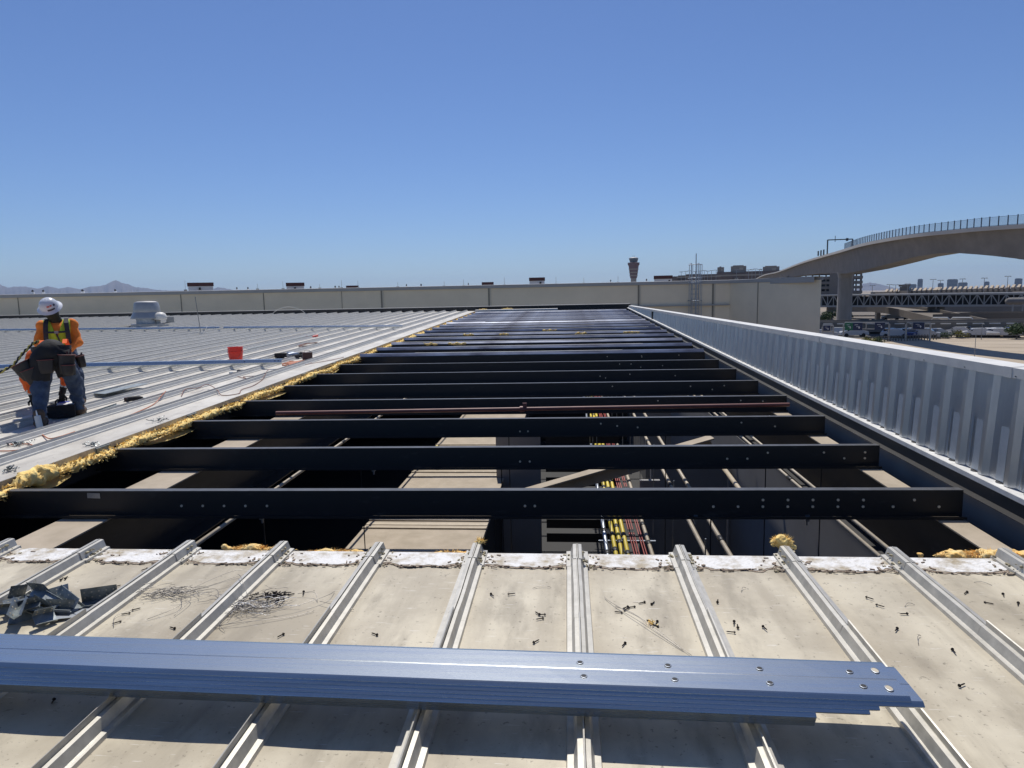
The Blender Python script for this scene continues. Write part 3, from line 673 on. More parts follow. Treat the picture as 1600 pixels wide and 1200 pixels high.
def wires(label,cx,cy,n,sx,sy,seed,longs,bright=0):
    rr=random.Random(seed); mb=MB()
    for q in range(n):
        L=rr.uniform(.06,.22); a=rr.gauss(.25,.5); x=cx+rr.gauss(0,sx); y=cy+rr.gauss(0,sy); c1=rr.uniform(-.5,.5); P=[]
        for k in range(7):
            s=k/6-.5; P.append(rc(x+L*s*math.cos(a)-c1*L*(s*s-.1)*math.sin(a),y+L*s*math.sin(a)+c1*L*(s*s-.1)*math.cos(a),.006+rr.uniform(0,.004)+.03*max(0,c1)*(1-4*s*s)+.012*rr.random()))
        mb.tube(P,.0011,4,1 if q<bright else 0)
    for P in longs:
        Q=[];pp_=[Vector(rc(p[0],p[1],p[2] if len(p)>2 else .008)) for p in P]
        for i in range(len(pp_)-1):
            p0=pp_[max(i-1,0)];p1=pp_[i];p2=pp_[i+1];p3=pp_[min(i+2,len(pp_)-1)]
            for k in range(6):
                s=k/6; Q.append(.5*((2*p1)+(p2-p0)*s+(2*p0-5*p1+4*p2-p3)*s*s+(3*p1-p0-3*p2+p3)*s**3))
        Q.append(pp_[-1]); mb.tube(Q,.0013,4)
    return tag(mb.build('wire_tangle',[M['wire'],M['wirew']],None,True),label,'wire')
wires('smaller tangle of thin tie wire on the foreground panel, left',-2.19,3.36,46,.07,.03,3,[[(-2.1,3.36,.01),(-2.0,3.50,.03),(-1.9,3.60,.04),(-1.8,3.62,.01)],[(-2.08,3.38),(-1.95,3.44,.03),(-1.82,3.56,.04),(-1.76,3.58)],[(-2.05,3.38),(-1.92,3.38,.03),(-1.86,3.30,.02),(-1.83,3.22)],[(-2.32,3.3),(-2.42,3.2),(-2.5,3.05)],[(-2.08,3.32),(-2.02,3.2,.02),(-2.12,3.08)],[(-2.1,3.33),(-2.0,3.28,.02),(-2.0,3.12)],[(-2.26,3.17),(-2.30,3.1,.01),(-2.24,3.0)]])
wires('larger tangle of steel wire beside the pile of dark screws',-1.66,3.24,110,.085,.06,5,[[(-1.75,3.0),(-1.55,3.12,.02),(-1.40,3.2,.03),(-1.28,3.32,.03),(-1.27,3.42)],[(-1.75,3.02),(-1.6,3.05,.02),(-1.40,3.13),(-1.30,3.2)],[(-1.85,3.5,.06),(-1.78,3.40,.09),(-1.70,3.3,.04)],[(-1.30,3.28,.02),(-1.2,3.24,.02),(-1.10,3.22)],[(-1.45,3.36,.02),(-1.36,3.36,.03),(-1.32,3.30)],[(-1.7,3.2,.02),(-1.72,3.05,.02),(-1.66,2.98)],[(-1.72,3.06),(-1.82,3.02,.02),(-1.78,2.93)]],14)
wires('long single wire curling across the panel right of the centre seam',.3,3.2,0,.1,.1,7,[[(.18,3.405),(.20,3.36),(.27,3.24,.02),(.33,3.15,.03),(.40,3.04,.02),(.50,2.90)],[(.23,3.30),(.30,3.22,.02),(.38,3.10,.02),(.53,2.86)]])
for x,y,a,L in ((1.66,3.36,.3,.06),(1.55,3.0,1.0,.09),(.9,3.5,.8,.05),(-.2,3.5,.1,.10),(2.15,3.65,-.5,.08)):
    tag(MB().tube([rc(x+L*s*math.cos(a),y+L*s*math.sin(a)+.02*math.sin(s*3),.004+.006*math.sin(s*3)) for s in (0,.25,.5,.75,1)],.0012,4).build('wire_scrap',M['wire'],None,True),'short bent wire scrap on a foreground panel','wire scrap','short wire scraps on the foreground roof')
t=thing('wool_scrap','pinch of yellow wool beside the screws right of the centre seam','insulation scrap',rc(.385,3.135,0)); 
mb=MB()
for q in range(60): p=Vector(rc(.385+random.gauss(0,.010),3.135+random.gauss(0,.010),.004+rnd(0,.014))); w=Vector((rnd(-1,1),rnd(-1,1),rnd(-.4,1)))*.008; mb.add([p,p+w,p+Vector((-w.y,w.x,w.z))],[(0,1,2)])
mb.build('wool',M['insul'],t)
# metal clips
def clip(label,x,y,h,rz,rx,ry,L,W1,W2,holes=3,yellow=False):
    t=thing('metal_clip',label,'metal clip',rc(x,y,h),'grey metal clips piled at the left'); R=Matrix.Rotation(rz,3,'Z')@Matrix.Rotation(ry,3,'Y')@Matrix.Rotation(rx,3,'X'); p=Vector(rc(x,y,h))
    mb=MB(); T=lambda q:p+R@Vector(q); th=.0018
    sec=[(-W1,0),(-W1+.004,0.0),(0,0),(.0,.004),(0,W2),(.0,W2+.012)]
    sec=[(-W1,.014),(-W1,0),(0,0),(0,W2)]
    outer=sec; inner=[(y_+ (th if k<2 else -th),z_+(th if 0<k else 0)) for k,(y_,z_) in enumerate(sec)]
    loop=outer+list(reversed(inner))
    mb.strip([[T((xx,a,b)) for a,b in loop] for xx in(-L/2,L/2)],0,True); mb.build('bent_plate',M['clip'],t)
    mb=MB()
    for k in range(holes):
        for q in range(2):
            c=T((-L/2+L*(k+.5)/holes,-.0003-th*0,W2*(.3+.4*q))); 
            for s in (-.0008,th+.0016): mb.lathe([(0,0),(.0042,0),(.0042,.0005),(0,.0005)],T((-L/2+L*(k+.5)/holes,th*.0+(-th-.0006 if s<0 else .0004),W2*(.3+.4*q))),8,R@Matrix.Rotation(PI/2,3,'X'))
    mb.build('punched_hole',M['roof'],t)
rr=random.Random(11)
desc=['tilted','flat','upended','leaning','half buried','twisted']
n=0
clip('perforated grey clip standing on edge against the fin, right of the pile',-2.505,3.275,.012,.42,.15,0,.17,.07,.075,5)
for k in range(19):
    x=-2.76+random.Random(k).gauss(0,.11); y=3.13+random.Random(k+50).gauss(0,.075); 
    if x>-2.60: x=-2.60-rr.uniform(0,.1)
    clip('grey bent metal clip lying in the pile at the left edge',x,y,.01+.028*(k%4)*.8,rr.uniform(-.6,3.6),rr.uniform(-.8,.9),rr.uniform(-.4,.4),rr.uniform(.09,.15),rr.uniform(.04,.06),rr.uniform(.04,.065),3)
t=thing('metal_clip','large flat grey plate under the right side of the clip pile','metal clip',rc(-2.56,3.13,0)); mb=MB(); mb.box(rc(-2.56,3.14,.010),(.17,.15,.002),Matrix.Rotation(.5,3,'Z')@Matrix.Rotation(.08,3,'Y')); mb.build('plate',M['galv2'],t)

# ------------------------------------------------------------------ workers
AO=Vector((-6.42,8.08,0)); AR=Vector((.84,.54,0)).normalized(); AF=Vector((-.54,.84,0)).normalized()
def wl(p):
    q=AO+AR*float(p[0])+AF*float(p[1]); return (q.x,q.y,float(p[2])+SL*q.y)
def wrinkle(P,a=.006,s=22,ph=0):
    return a*np.sin(P[...,2]*s*1.7+3*np.sin(P[...,0]*s*.5+ph)+2*np.sin(P[...,1]*s*.6))*np.cos(P[...,0]*s*.9+P[...,1]*s*.7+ph)
def chain(P,segs,k=.03):
    d=None
    for a,b,ra,rb in segs:
        e=round_cone(P,a,b,ra,rb); d=e if d is None else smin(d,e,k)
    return d
def hand_segs(w,dirv,side,up,closed=.5,s=1.):
    w=np.array(w,float); d=np.array(dirv,float); d/=np.linalg.norm(d); sd=np.array(side,float); sd-=d*(sd@d); sd/=np.linalg.norm(sd); u=np.cross(d,sd)*up
    palm=[(w,w+d*.045*s,.024*s,.03*s)]
    for k in range(4): palm.append((w+d*.02*s+sd*(k-1.5)*.010*s,w+d*.085*s+sd*(k-1.5)*.019*s,.014*s,.0125*s))
    F=[]
    for k,L in enumerate((.062,.072,.068,.052)):
        a=w+d*.085*s+sd*(k-1.5)*.019*s; ang=closed
        d1=d*math.cos(ang)+u*math.sin(ang); b_=a+d1*L*.45*s; d2=d*math.cos(ang*2.1)+u*math.sin(ang*2.1); c=b_+d2*L*.33*s; d3=d*math.cos(ang*2.9)+u*math.sin(ang*2.9); e=c+d3*L*.26*s
        F+=[(a,b_,.0105*s,.0098*s),(b_,c,.0098*s,.009*s),(c,e,.009*s,.0078*s)]
    a=w+d*.025*s-sd*.026*s; b_=a+(d*.6-sd*.75+u*.35)*.042*s; c=b_+(d*.85-sd*.1+u*.5)*.034*s
    F+=[(a,b_,.015*s,.0125*s),(b_,c,.0125*s,.0095*s)]
    return palm,F
def glove(name,mt,parent,w,dirv,side,up,closed):
    palm,F=hand_segs(w,dirv,side,up,closed)
    def f(P):
        d=chain(P,palm,.012)
        for q in F: d=np.minimum(d,smin(d,round_cone(P,*q),.005))
        return d
    w=np.array(w,float); return nets_obj(name,f,w-.17,w+.17,.0055,M[mt],parent,wl)
# ---- bending worker
A=thing('person','worker bent double in blue jeans with black tool pouches and red-orange sleeves','person',wl((0,0,0)))
fl=(-.215,-.33);fr_=(.15,.33)
HL=(-.165,-.03,.80);HR=(.045,-.01,.80);KL=(-.205,-.13,.45);KR=(.125,.25,.47);AL=(-.215,-.35,.10);AR_=(.145,.30,.10)
CH=(-.12,.40,.82);WA=(-.08,.10,.86);SHL=(-.30,.46,.80);SHR=(.03,.46,.78);EL=(-.405,.42,.53);ER=(.005,.50,.55);WL_=(-.37,.50,.26);WR=(-.055,.58,.27)
legs=[((HL),(KL),.095,.068),(KL,AL,.066,.045),(HR,KR,.095,.068),(KR,AR_,.066,.045)]
tor=[((-.06,-.02,.84),WA,.145,.14),(WA,CH,.135,.145),(CH,SHL,.115,.07),(CH,SHR,.115,.07)]
arms=[(SHL,EL,.060,.046),(EL,WL_,.044,.030),(SHR,ER,.060,.046),(ER,WR,.044,.030)]
hd=[((-.12,.55,.76),(-.115,.66,.70),.06,.058)]
def bodyA(P):
    d=chain(P,legs+tor+arms+hd,.04); d=smin(d,ell(P,(-.11,.74,.66),(.08,.11,.095)),.02)
    d=smin(d,ell(P,(-.11,.80,.56),(.015,.02,.018)),.01)
    for q in (fl,fr_): d=smin(d,round_cone(P,(q[0],q[1]-.03,.05),(q[0]+.02,q[1]+.16,.035),.045,.035),.02)
    return d
nets_obj('body',bodyA,(-.55,-.5,-.02),(.35,.95,1.08),.014,M['skin'],A,wl)
def jeansA(P): return np.maximum(chain(P,[(a,b,ra+.020,rb+.022) for a,b,ra,rb in legs],.05)+wrinkle(P,.007,26)+.006*np.sin(P[...,2]*60+4*P[...,0]*8)*(P[...,2]<.3),.075-P[...,2])
nets_obj('jeans',jeansA,(-.42,-.55,.02),(.36,.52,.98),.011,M['jeans'],A,wl)
def seat(P):
    d=chain(P,[((-.165,-.06,.80),(-.20,-.10,.56),.128,.105),((.045,-.03,.80),(.07,.06,.58),.128,.105),((-.06,-.04,.88),WA,.165,.150)],.07)+wrinkle(P,.004,20)
    return np.maximum(d,.55-P[...,2]+.02*np.sin(P[...,0]*14))
nets_obj('black_overtrousers',seat,(-.40,-.35,.45),(.28,.32,1.12),.011,M['blackcloth'],A,wl)
def shirtA(P):
    d=chain(P,[(a,b,ra+.018,rb+.018) for a,b,ra,rb in tor[1:]]+[(SHL,EL,.076,.066),(EL,(-.385,.465,.37),.064,.055),(SHR,ER,.076,.066),(ER,(0.0,.54,.42),.064,.055)],.05)+wrinkle(P,.006,24,2)
    return d
nets_obj('hi_vis_shirt',shirtA,(-.56,-.05,.28),(.30,.70,1.12),.011,M['redor'],A,wl)
for q,(a,b_) in enumerate((((-.385,.465,.385),(-.38,.475,.345)),((0.005,.535,.43),(-.015,.55,.39)))):
    nets_obj('grey_cuff',lambda P,a=a,b_=b_:round_cone(P,a,b_,.056,.052),np.array(a)-.12,np.array(a)+.12,.012,M['galv2'],A,wl)
for a,b_ in (((-.38,.475,.36),WL_),((-.01,.545,.40),WR)):
    nets_obj('black_forearm_sleeve',lambda P,a=a,b_=b_:round_cone(P,a,b_,.048,.038)+wrinkle(P,.003,40),np.minimum(a,b_)-.08,np.maximum(a,b_)+.08,.010,M['blackcloth'],A,wl)
glove('glove','blackcloth',A,WL_,(.1,.25,-1),(1,.2,0),1,.45)
glove('glove','blackcloth',A,WR,(-.1,.15,-1),(-1,.2,0),-1,.35)
for q,m_ in ((fl,'boot'),(fr_,'boot')):
    def bootf(P,q=q):
        d=smin(round_cone(P,(q[0],q[1]-.02,.17),(q[0],q[1]-.03,.06),.062,.06),round_cone(P,(q[0],q[1]-.02,.055),(q[0]+.02,q[1]+.17,.045),.058,.05),.03)+wrinkle(P,.003,50)
        return np.maximum(d,.004-P[...,2])
    bo=nets_obj('boot',bootf,(q[0]-.14,q[1]-.2,-.02),(q[0]+.16,q[1]+.3,.26),.009,M[m_],A,wl)
    mb=MB(); L=[]
    for z in (0,.028): L.append([wl((q[0]+.01+.055*math.cos(a)*(1+.1*math.cos(a)),q[1]+.07+.155*math.sin(a),z)) for a in np.linspace(0,2*PI,20,endpoint=False)])
    mb.strip(L,0,True); mb.build('boot_sole',M['tyre'],A)
# belt, pouches
mb=MB(); L=[]
for a in np.linspace(0,2*PI,33): L.append((-.06+.215*math.cos(a),.02+.185*math.sin(a)))
mb.strip([[wl((x,y,.90-.12*y)) for x,y in L],[wl((x,y,.955-.12*y)) for x,y in L]]); mb.build('tool_belt',M['pouch'],A,True)
def pouch(parent,c,w,d,h,tilt,rot,trim=True,flap=False):
    mb=MB(); n=14; rows=[]
    R=Matrix.Rotation(rot,3,'Z')@Matrix.Rotation(tilt,3,'Y')
    for z,s in ((-h/2,.72),(-h*.42,.86),(-.1*h,1),(h*.3,1.06),(h/2,1.10)):
        rows.append([wl(Vector(c)+R@Vector((w/2*s*math.copysign(abs(math.cos(a))**.6,math.cos(a)),d/2*s*math.copysign(abs(math.sin(a))**.6,math.sin(a)),z))) for a in np.linspace(0,2*PI,n,endpoint=False)])
    for z,s in ((h/2,1.02),(h*.1,.92)): rows.append([wl(Vector(c)+R@Vector((w/2*s*.93*math.copysign(abs(math.cos(a))**.6,math.cos(a)),d/2*s*.9*math.copysign(abs(math.sin(a))**.6,math.sin(a)),z))) for a in np.linspace(0,2*PI,n,endpoint=False)])
    mb.strip(rows,0,True); o=mb.build('tool_pouch',M['pouch'],parent,True,50)
    if trim:
        mb=MB(); mb.tube([wl(Vector(c)+R@Vector((w/2*1.1*math.copysign(abs(math.cos(a))**.6,math.cos(a)),d/2*1.1*math.copysign(abs(math.sin(a))**.6,math.sin(a)),h/2))) for a in np.linspace(0,2*PI,22)],.006,5); mb.build('pouch_trim',M['trimred'],o,True)
    return o
pouch(A,(.10,-.17,.73),.17,.11,.24,.1,.2)
pouch(A,(.115,-.21,.66),.13,.08,.13,.05,.2)
pouch(A,(.245,.0,.74),.09,.13,.15,-.2,.3)
pouch(A,(-.335,-.06,.67),.19,.13,.22,-.5,-.2)
pouch(A,(-.27,-.12,.60),.16,.10,.20,-.35,-.1)
pouch(A,(-.11,-.185,.72),.16,.06,.17,0,0)
mb=MB()
for x,y,z,l in ((.10,-.15,.86,.07),(.14,-.16,.87,.09),(.06,-.15,.86,.06),(.24,.0,.83,.06)): mb.tube([wl((x,y,z-.05)),wl((x+.02,y+.01,z+l*.4))],.010,6)
mb.split('hand_tool_handle',M['trimred'],A)
mb=MB()
for x0 in (-.19,.06): mb.strip([[wl((x0+dx,.02+.10*k,.97+.05*math.sin(k*1.2)+.012)) for k in range(5)] for dx in (0,.05)])
mb.split('harness_strap',M['redor'],A)
cord_pts=[(-.19,.08,1.02),(-.25,.08,1.0),(-.37,.1,.88),(-.48,.1,.74),(-.62,.1,.66),(-.85,.1,.55),(-1.1,.1,.42)]
mb=MB(); P=[Vector(wl(p)) for p in cord_pts]; D=[]
for i in range(len(P)-1):
    for k in range(8): D.append(P[i].lerp(P[i+1],k/8))
mb.tube([p+Vector((.012*math.sin(i*1.1),0,.012*math.cos(i*1.1))) for i,p in enumerate(D)],.011,6); mb.tube([p-Vector((.012*math.sin(i*1.1),0,.012*math.cos(i*1.1))) for i,p in enumerate(D)],.011,6,1)
tag(mb.build('lanyard',[M['ropey'],M['harness']],None,True),'twisted yellow and black lifeline running from the bent worker to the left edge','lanyard')
# ---- standing worker
B=thing('person','standing worker in white hard hat, lime vest and dark harness over orange sleeves','person',wl((-.1,1.28,0)))
cx=-.09
sl=(cx-.172,1.25,1.165);sr=(cx+.172,1.25,1.165);el=(cx-.235,1.21,.93);er=(cx+.225,1.20,.91);wl2=(cx-.12,1.03,.80);wr2=(cx+.10,1.03,.79)
blegs=[((cx-.12,1.30,.78),(cx-.22,1.25,.43),.09,.065),((cx-.22,1.25,.43),(cx-.27,1.31,.09),.064,.045),((cx+.09,1.30,.78),(cx+.165,1.26,.43),.09,.065),((cx+.165,1.26,.43),(cx+.185,1.31,.09),.064,.045)]
btor=[((cx,1.30,.80),(cx,1.29,.95),.130,.125),((cx,1.29,.95),(cx,1.26,1.08),.125,.135),((cx-.06,1.26,1.11),sl,.11,.056),((cx+.06,1.26,1.11),sr,.11,.056)]
barm=[(sl,el,.058,.046),(el,wl2,.044,.030),(sr,er,.058,.046),(er,wr2,.044,.030)]
HB=(cx-.045,1.15,1.385)
def bodyB(P):
    d=chain(P,blegs+btor+barm+[((cx,1.25,1.20),(cx-.03,1.19,1.30),.062,.058)],.04); d=smin(d,ell(P,HB,(.078,.098,.115)),.02)
    d=smin(d,ell(P,(HB[0]-.01,HB[1]-.10,HB[2]-.045),(.014,.022,.02)),.012)
    for s in (-1,1):
        d=smin(d,ell(P,(HB[0]+s*.08,HB[1]+.01,HB[2]-.01),(.012,.02,.032)),.008)
    return d
nets_obj('body',bodyB,(-.55,.9,.0),(.35,1.5,1.56),.013,M['skin'],B,wl)
nets_obj('neck_gaiter',lambda P:np.maximum(smin(round_cone(P,(cx,1.245,1.19),(cx-.03,1.19,1.29),.078,.07),ell(P,(HB[0],HB[1]-.005,HB[2]-.04),(.088,.108,.10)),.03),P[...,2]-HB[2]-.03),(-.4,.95,1.05),(.2,1.45,1.52),.010,mat('gaiter_olive',(.025,.028,.018),.9),B,wl)
nets_obj('orange_shirt',lambda P:chain(P,[(a,b,ra+.014,rb+.014) for a,b,ra,rb in btor]+[(sl,el,.066,.058),(el,wl2,.057,.044),(sr,er,.066,.058),(er,wr2,.057,.044)],.04)+wrinkle(P,.007,24),(-.55,.9,.70),(.35,1.52,1.34),.010,M['orange'],B,wl)
def vest(P):
    d=chain(P,[(a,b,ra+.030,rb+.030) for a,b,ra,rb in btor[:2]]+[((cx-.06,1.26,1.11),(cx-.14,1.25,1.155),.128,.088),((cx+.06,1.26,1.11),(cx+.14,1.25,1.155),.128,.088)],.05)+wrinkle(P,.004,20,1)
    d=np.maximum(d,np.abs(P[...,0]-cx)-.160)
    vneck=np.abs(P[...,0]-cx)-(P[...,2]-1.0)*.30-.006   # open V front
    cut=np.maximum(vneck,P[...,1]-1.27)
    return np.maximum(d,-cut)
nets_obj('lime_vest',vest,(-.42,1.0,.74),(.24,1.55,1.36),.009,M['lime'],B,wl)
nets_obj('jeans',lambda P:np.maximum(chain(P,[(a,b,ra+.02,rb+.022) for a,b,ra,rb in blegs],.05)+wrinkle(P,.007,26),.06-P[...,2]),(-.45,1.05,.0),(.32,1.5,.92),.013,M['jeans'],B,wl)
def hstrap(pts,w=.024):
    mb=MB(); P=[Vector(p) for p in pts]; A1=[];A2=[];A3=[];A4=[]
    for i,p in enumerate(P):
        tdir=(P[min(i+1,len(P)-1)]-P[max(i-1,0)]).normalized(); s=tdir.cross(Vector((0,-1,.2))).normalized()*w
        o=Vector((0,-.012,.004)); A1.append(wl(p-s)); A2.append(wl(p-s+o)); A3.append(wl(p+s+o)); A4.append(wl(p+s))
    mb.strip([list(q) for q in zip(A1,A2,A3,A4)],0,True); mb.build('harness_strap',M['harness'],B)
for s in (-1,1):
    hstrap([(cx+s*.115,1.30,1.25),(cx+s*.115,1.20,1.25),(cx+s*.12,1.115,1.19),(cx+s*.125,1.09,1.12),(cx+s*.13,1.09,1.0),(cx+s*.13,1.12,.90),(cx+s*.12,1.15,.80)],.028)
hstrap([(cx-.14,1.075,1.075),(cx-.06,1.058,1.07),(cx+.06,1.058,1.07),(cx+.14,1.075,1.075)],.012)
mb=MB(); mb.box(wl((cx,1.046,1.07)),(.05,.02,.035),Matrix.Rotation(.57,3,'Z')); mb.build('chest_buckle',M['clip'],B)
hstrap([(cx+.0,1.06,1.05),(cx+.02,1.10,.95),(cx+.0,1.13,.85)],.010)
glove('glove','blackcloth',B,wl2,(.6,-.5,-.5),(.3,.9,0),1,.5)
glove('glove','blackcloth',B,wr2,(-.6,-.5,-.5),(-.3,.9,0),-1,.5)
for x in (cx-.27,cx+.185):
    nets_obj('boot',lambda P,x=x:np.maximum(smin(round_cone(P,(x,1.31,.16),(x,1.31,.06),.06,.06),round_cone(P,(x,1.30,.055),(x,1.13,.045),.058,.05),.03),.004-P[...,2]),(x-.14,1.0,-.02),(x+.14,1.45,.26),.012,M['boot'],B,wl)
# hard hat
axw=(AR*(-.22)+AF*(-.60)+Vector((0,0,1))*.76).normalized(); Rq=axw.to_track_quat('Z','Y').to_matrix(); hc=Vector(wl((HB[0]-.012,HB[1]-.035,HB[2]+.035)))
dome=[(.118,0)]+[(.118*math.cos(a)**.75 if a<PI/2 else 0,.135*math.sin(a)) for a in np.linspace(.1,PI/2,10)]
mb=MB(); mb.lathe([(.105,-.006),(.152,-.020),(.157,-.016),(.152,-.010),(.123,.006)]+dome[1:],hc,36,Rq); hat=mb.build('hard_hat',M['helmet'],B,True,60)
mb=MB()
for a in (-.5,-.25,0,.25,.5):
    mb.tube([hc+Rq@Vector((.121*math.cos(e)*math.sin(a*.8)*1.0,-.0+.121*math.cos(e)*math.cos(a*.8)*0+.03*a,.138*math.sin(e)+.001)) for e in np.linspace(.9,2.2,7)] if a==0 else [hc+Vector((0,0,-.5))]*2 ,.006,5) if a==0 else None
mb.build('crown_ridge',M['helmet'],hat,True)
def sticker(ang,e,w,h,m_,name):
    mb=MB(); L=[]
    for i in range(5):
        row=[]
        for j in range(5):
            a=ang+(i-2)/2*w; ee=e+(j-2)/2*h; row.append(hc+Rq@Vector((.1205*math.cos(ee)**.75*math.cos(a),.1205*math.cos(ee)**.75*math.sin(a),.137*math.sin(ee)+.0015)))
        L.append(row)
    mb.strip(L); mb.build(name,m_,hat,True)
vv=Rq.inverted()@(-hc.normalized()); va=math.atan2(vv.y,vv.x)
sticker(va-.1,.62,.16,.09,M['sticker'],'helmet_sticker'); sticker(va+.25,.64,.12,.09,M['sticker'],'helmet_sticker'); sticker(va+.1,.20,.40,.09,M['stickerk'],'helmet_sticker'); sticker(va+.65,.55,.12,.10,M['stickerk'],'helmet_sticker')
# bag, cup at their feet
t=thing('tool_case','black tool case with white and blue papers on top between the workers','tool case',wl((-.02,.30,0)))
p=Vector(rc(-6.62,8.33,0)); R4=Matrix.Rotation(.55,3,'Z')
MB().box(p+Vector((0,0,.09)),(.30,.36,.16),R4).build('case',M['blackcloth'],t)
mb=MB(); mb.box(p+R4@Vector((.03,.02,.172)),(.20,.26,.003),R4@Matrix.Rotation(.1,3,'Z')); mb.build('white_paper',M['white'],t)
mb=MB(); mb.box(p+R4@Vector((.0,.12,.178)),(.12,.07,.004),R4@Matrix.Rotation(.5,3,'Z')); mb.build('blue_paper',mat('blue_label',(.05,.07,.5),.5),t)
mb=MB(); mb.tube([p+R4@Vector((-.06,-.1,.17)),p+R4@Vector((-.06,-.1,.22)),p+R4@Vector((-.06,.1,.22)),p+R4@Vector((-.06,.1,.17))],.012,6); mb.build('handle',M['blackcloth'],t)
t=thing('sealant_tube','pale grey sealant tube standing on the roof by the left boot','tube',rc(-6.37,7.66,0)); p=Vector(rc(-6.36,7.60,0))
MB().lathe([(0,0),(.036,0),(.034,.15),(.03,.16),(0,.16)],p,16,Matrix.Rotation(-.12,3,'Y')).build('tube',M['coping'],t,True,40)
MB().lathe([(0,.155),(.012,.155),(.004,.225),(0,.225)],p,10,Matrix.Rotation(-.12,3,'Y')).build('nozzle',M['white'],t,True,40)
# ------------------------------------------------------------------ inside the opened bay
bs=thing('hangar_building','dark interior and walls of the building under the opened metal roof','building',(0,15,GZ))
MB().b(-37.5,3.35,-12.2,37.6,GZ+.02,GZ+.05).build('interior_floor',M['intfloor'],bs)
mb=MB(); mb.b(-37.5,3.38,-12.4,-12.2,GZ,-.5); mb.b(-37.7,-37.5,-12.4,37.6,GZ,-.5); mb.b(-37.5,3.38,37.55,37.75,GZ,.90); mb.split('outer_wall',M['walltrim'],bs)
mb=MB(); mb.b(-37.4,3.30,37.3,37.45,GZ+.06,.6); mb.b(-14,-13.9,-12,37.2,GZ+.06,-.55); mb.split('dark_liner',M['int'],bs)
mb=MB(); mb.b(3.24,3.29,-12,37.2,GZ+.06,-1.1); mb.build('side_liner',M['intg'],bs)
mb=MB(); mb.b(1.65,3.15,13.5,13.7,-4.6,-1.5); mb.b(1.9,2.5,16.6,16.8,-4.6,-1.2); mb.b(-1.55,-.6,14.2,14.35,-4.6,-1.3); mb.b(1.25,1.60,11.8,11.9,-5,-1.6); mb.split('partition_wall',M['intg'],bs)
mb=MB(); 
for z in np.arange(-4.3,-1.4,.35): mb.b(-.55,1.2,16.0,16.02,z,z+.22)
mb.build('louvre_screen',M['int'],bs)
# frame rafters carrying the purlins (top flange just under them)
for x0,x1,lab in ((-4.32,-3.90,'left frame rafter running away under the purlins, beige dust on its flange'),(2.88,3.08,'right frame rafter under the purlins beside the parapet, beige dust on its flange')):
    t=thing('roof_rafter',lab,'rafter',rc(x0,15,-.3))
    mb=MB(); mb.rb(x0,x1,-3,37,-.292,-.280); mb.build('top_flange',M['beige'],t)
    xm=(x0+x1)/2; mb=MB(); mb.rb(xm-.006,xm+.006,-3,37,-.95,-.294); mb.rb(x0,x1,-3,37,-.965,-.952); mb.build('web',M['black'],t)
t=thing('room_roof','flat dusty beige roof of a room below the open bay','room roof',(-2.4,17,-2.2))
mb=MB(); mb.b(-3.50,-1.39,7.5,25,-2.26,-2.2); mb.build('roof_board',M['beige'],t)
mb=MB()
for y in (10.9,11.3,14.6,17.4,20): mb.b(-3.50,-1.39,y,y+.05,-2.198,-2.175)
for y in (11.1,14.3,17.1): mb.b(-3.50,-1.39,y,y+.10,-2.196,-2.192)
mb.build('roof_seam',M['pipe'],t)
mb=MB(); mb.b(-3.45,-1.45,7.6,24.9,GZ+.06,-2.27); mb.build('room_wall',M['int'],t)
def run(label,x,z,r,y0,y1,m_='pipe',bands=0,dx=0,group='pipes and conduits below the purlins'):
    t=thing('service_pipe',label,'pipe',(x,y0,z),group)
    mb=MB(); mb.tube([(x,y0,z+SL*y0*.6),(x+dx,y1,z+SL*y1*.6)],r,10); mb.build('pipe',M[m_],t,True)
    if bands:
        mb=MB(); y=y0+.3
        while y<y1: mb.lathe([(r*1.02,-.07),(r*1.12,-.07),(r*1.12,.07),(r*1.02,.07)],(x+dx*(y-y0)/(y1-y0),y,z+SL*y*.6),10,Matrix.Rotation(PI/2,3,'X')); y+=bands
        mb.split('band',M['bandblk'],t,True)
run('thin beige pipe below the purlins on the left beside the rafter',-3.55,-.72,.022,1,30,'pipe',3)
run('left one of two beige pipes right of the coloured conduit rack',1.37,-1.05,.026,1,30,'pipe',2.6)
run('right one of two beige pipes right of the coloured conduit rack',1.60,-1.05,.026,1,30,'pipe',2.9)
run('left one of two thin beige pipes near the parapet side',2.42,-.50,.018,1,28,'pipe',3.1)
run('right one of two thin beige pipes near the parapet side',2.56,-.50,.018,1,28,'pipe')
run('short beige pipe slanting below the second and third purlins on the right',2.05,-.85,.03,7.6,9.2,'pipe',0,.05)
rack=[('silver conduit at the left end of the coloured rack',.58,.035,'galv2',.9)]
for k in range(3): rack.append((['leftmost','middle','rightmost'][k]+' of the three thick yellow pipes with black bands',.70+.085*k,.034,'yellow',.62+.05*k))
for k in range(3): rack.append((['left','middle','right'][k]+' one of the three thin red conduits beside the yellow pipes',.96+.035*k,.010,'pipered',1.5))
for k in range(2): rack.append((['left','right'][k]+' one of the two thin red conduits before the beige pipe of the rack',1.10+.035*k,.010,'pipered',1.7))
rack.append(('beige pipe with black bands at the right end of the coloured rack',1.21,.032,'pipe',.8))
for lab,x,r,m_,bd in rack: run(lab,x-.04,-2.15,r,5.5,26,m_,bd)
t=thing('pipe_rack','steel strut rack carrying the coloured pipes below the bay','pipe rack',(.85,12,-2.1)); mb=MB()
for y in np.arange(6.2,26,1.9): mb.box((.87,y,-2.06+SL*y*.6-.14),(.85,.04,.04)); mb.box((.50,y,-1.4+SL*y*.6),(.012,.012,1.4)); mb.box((1.26,y,-1.4+SL*y*.6),(.012,.012,1.4))
mb.build('strut',M['galv2'],t)
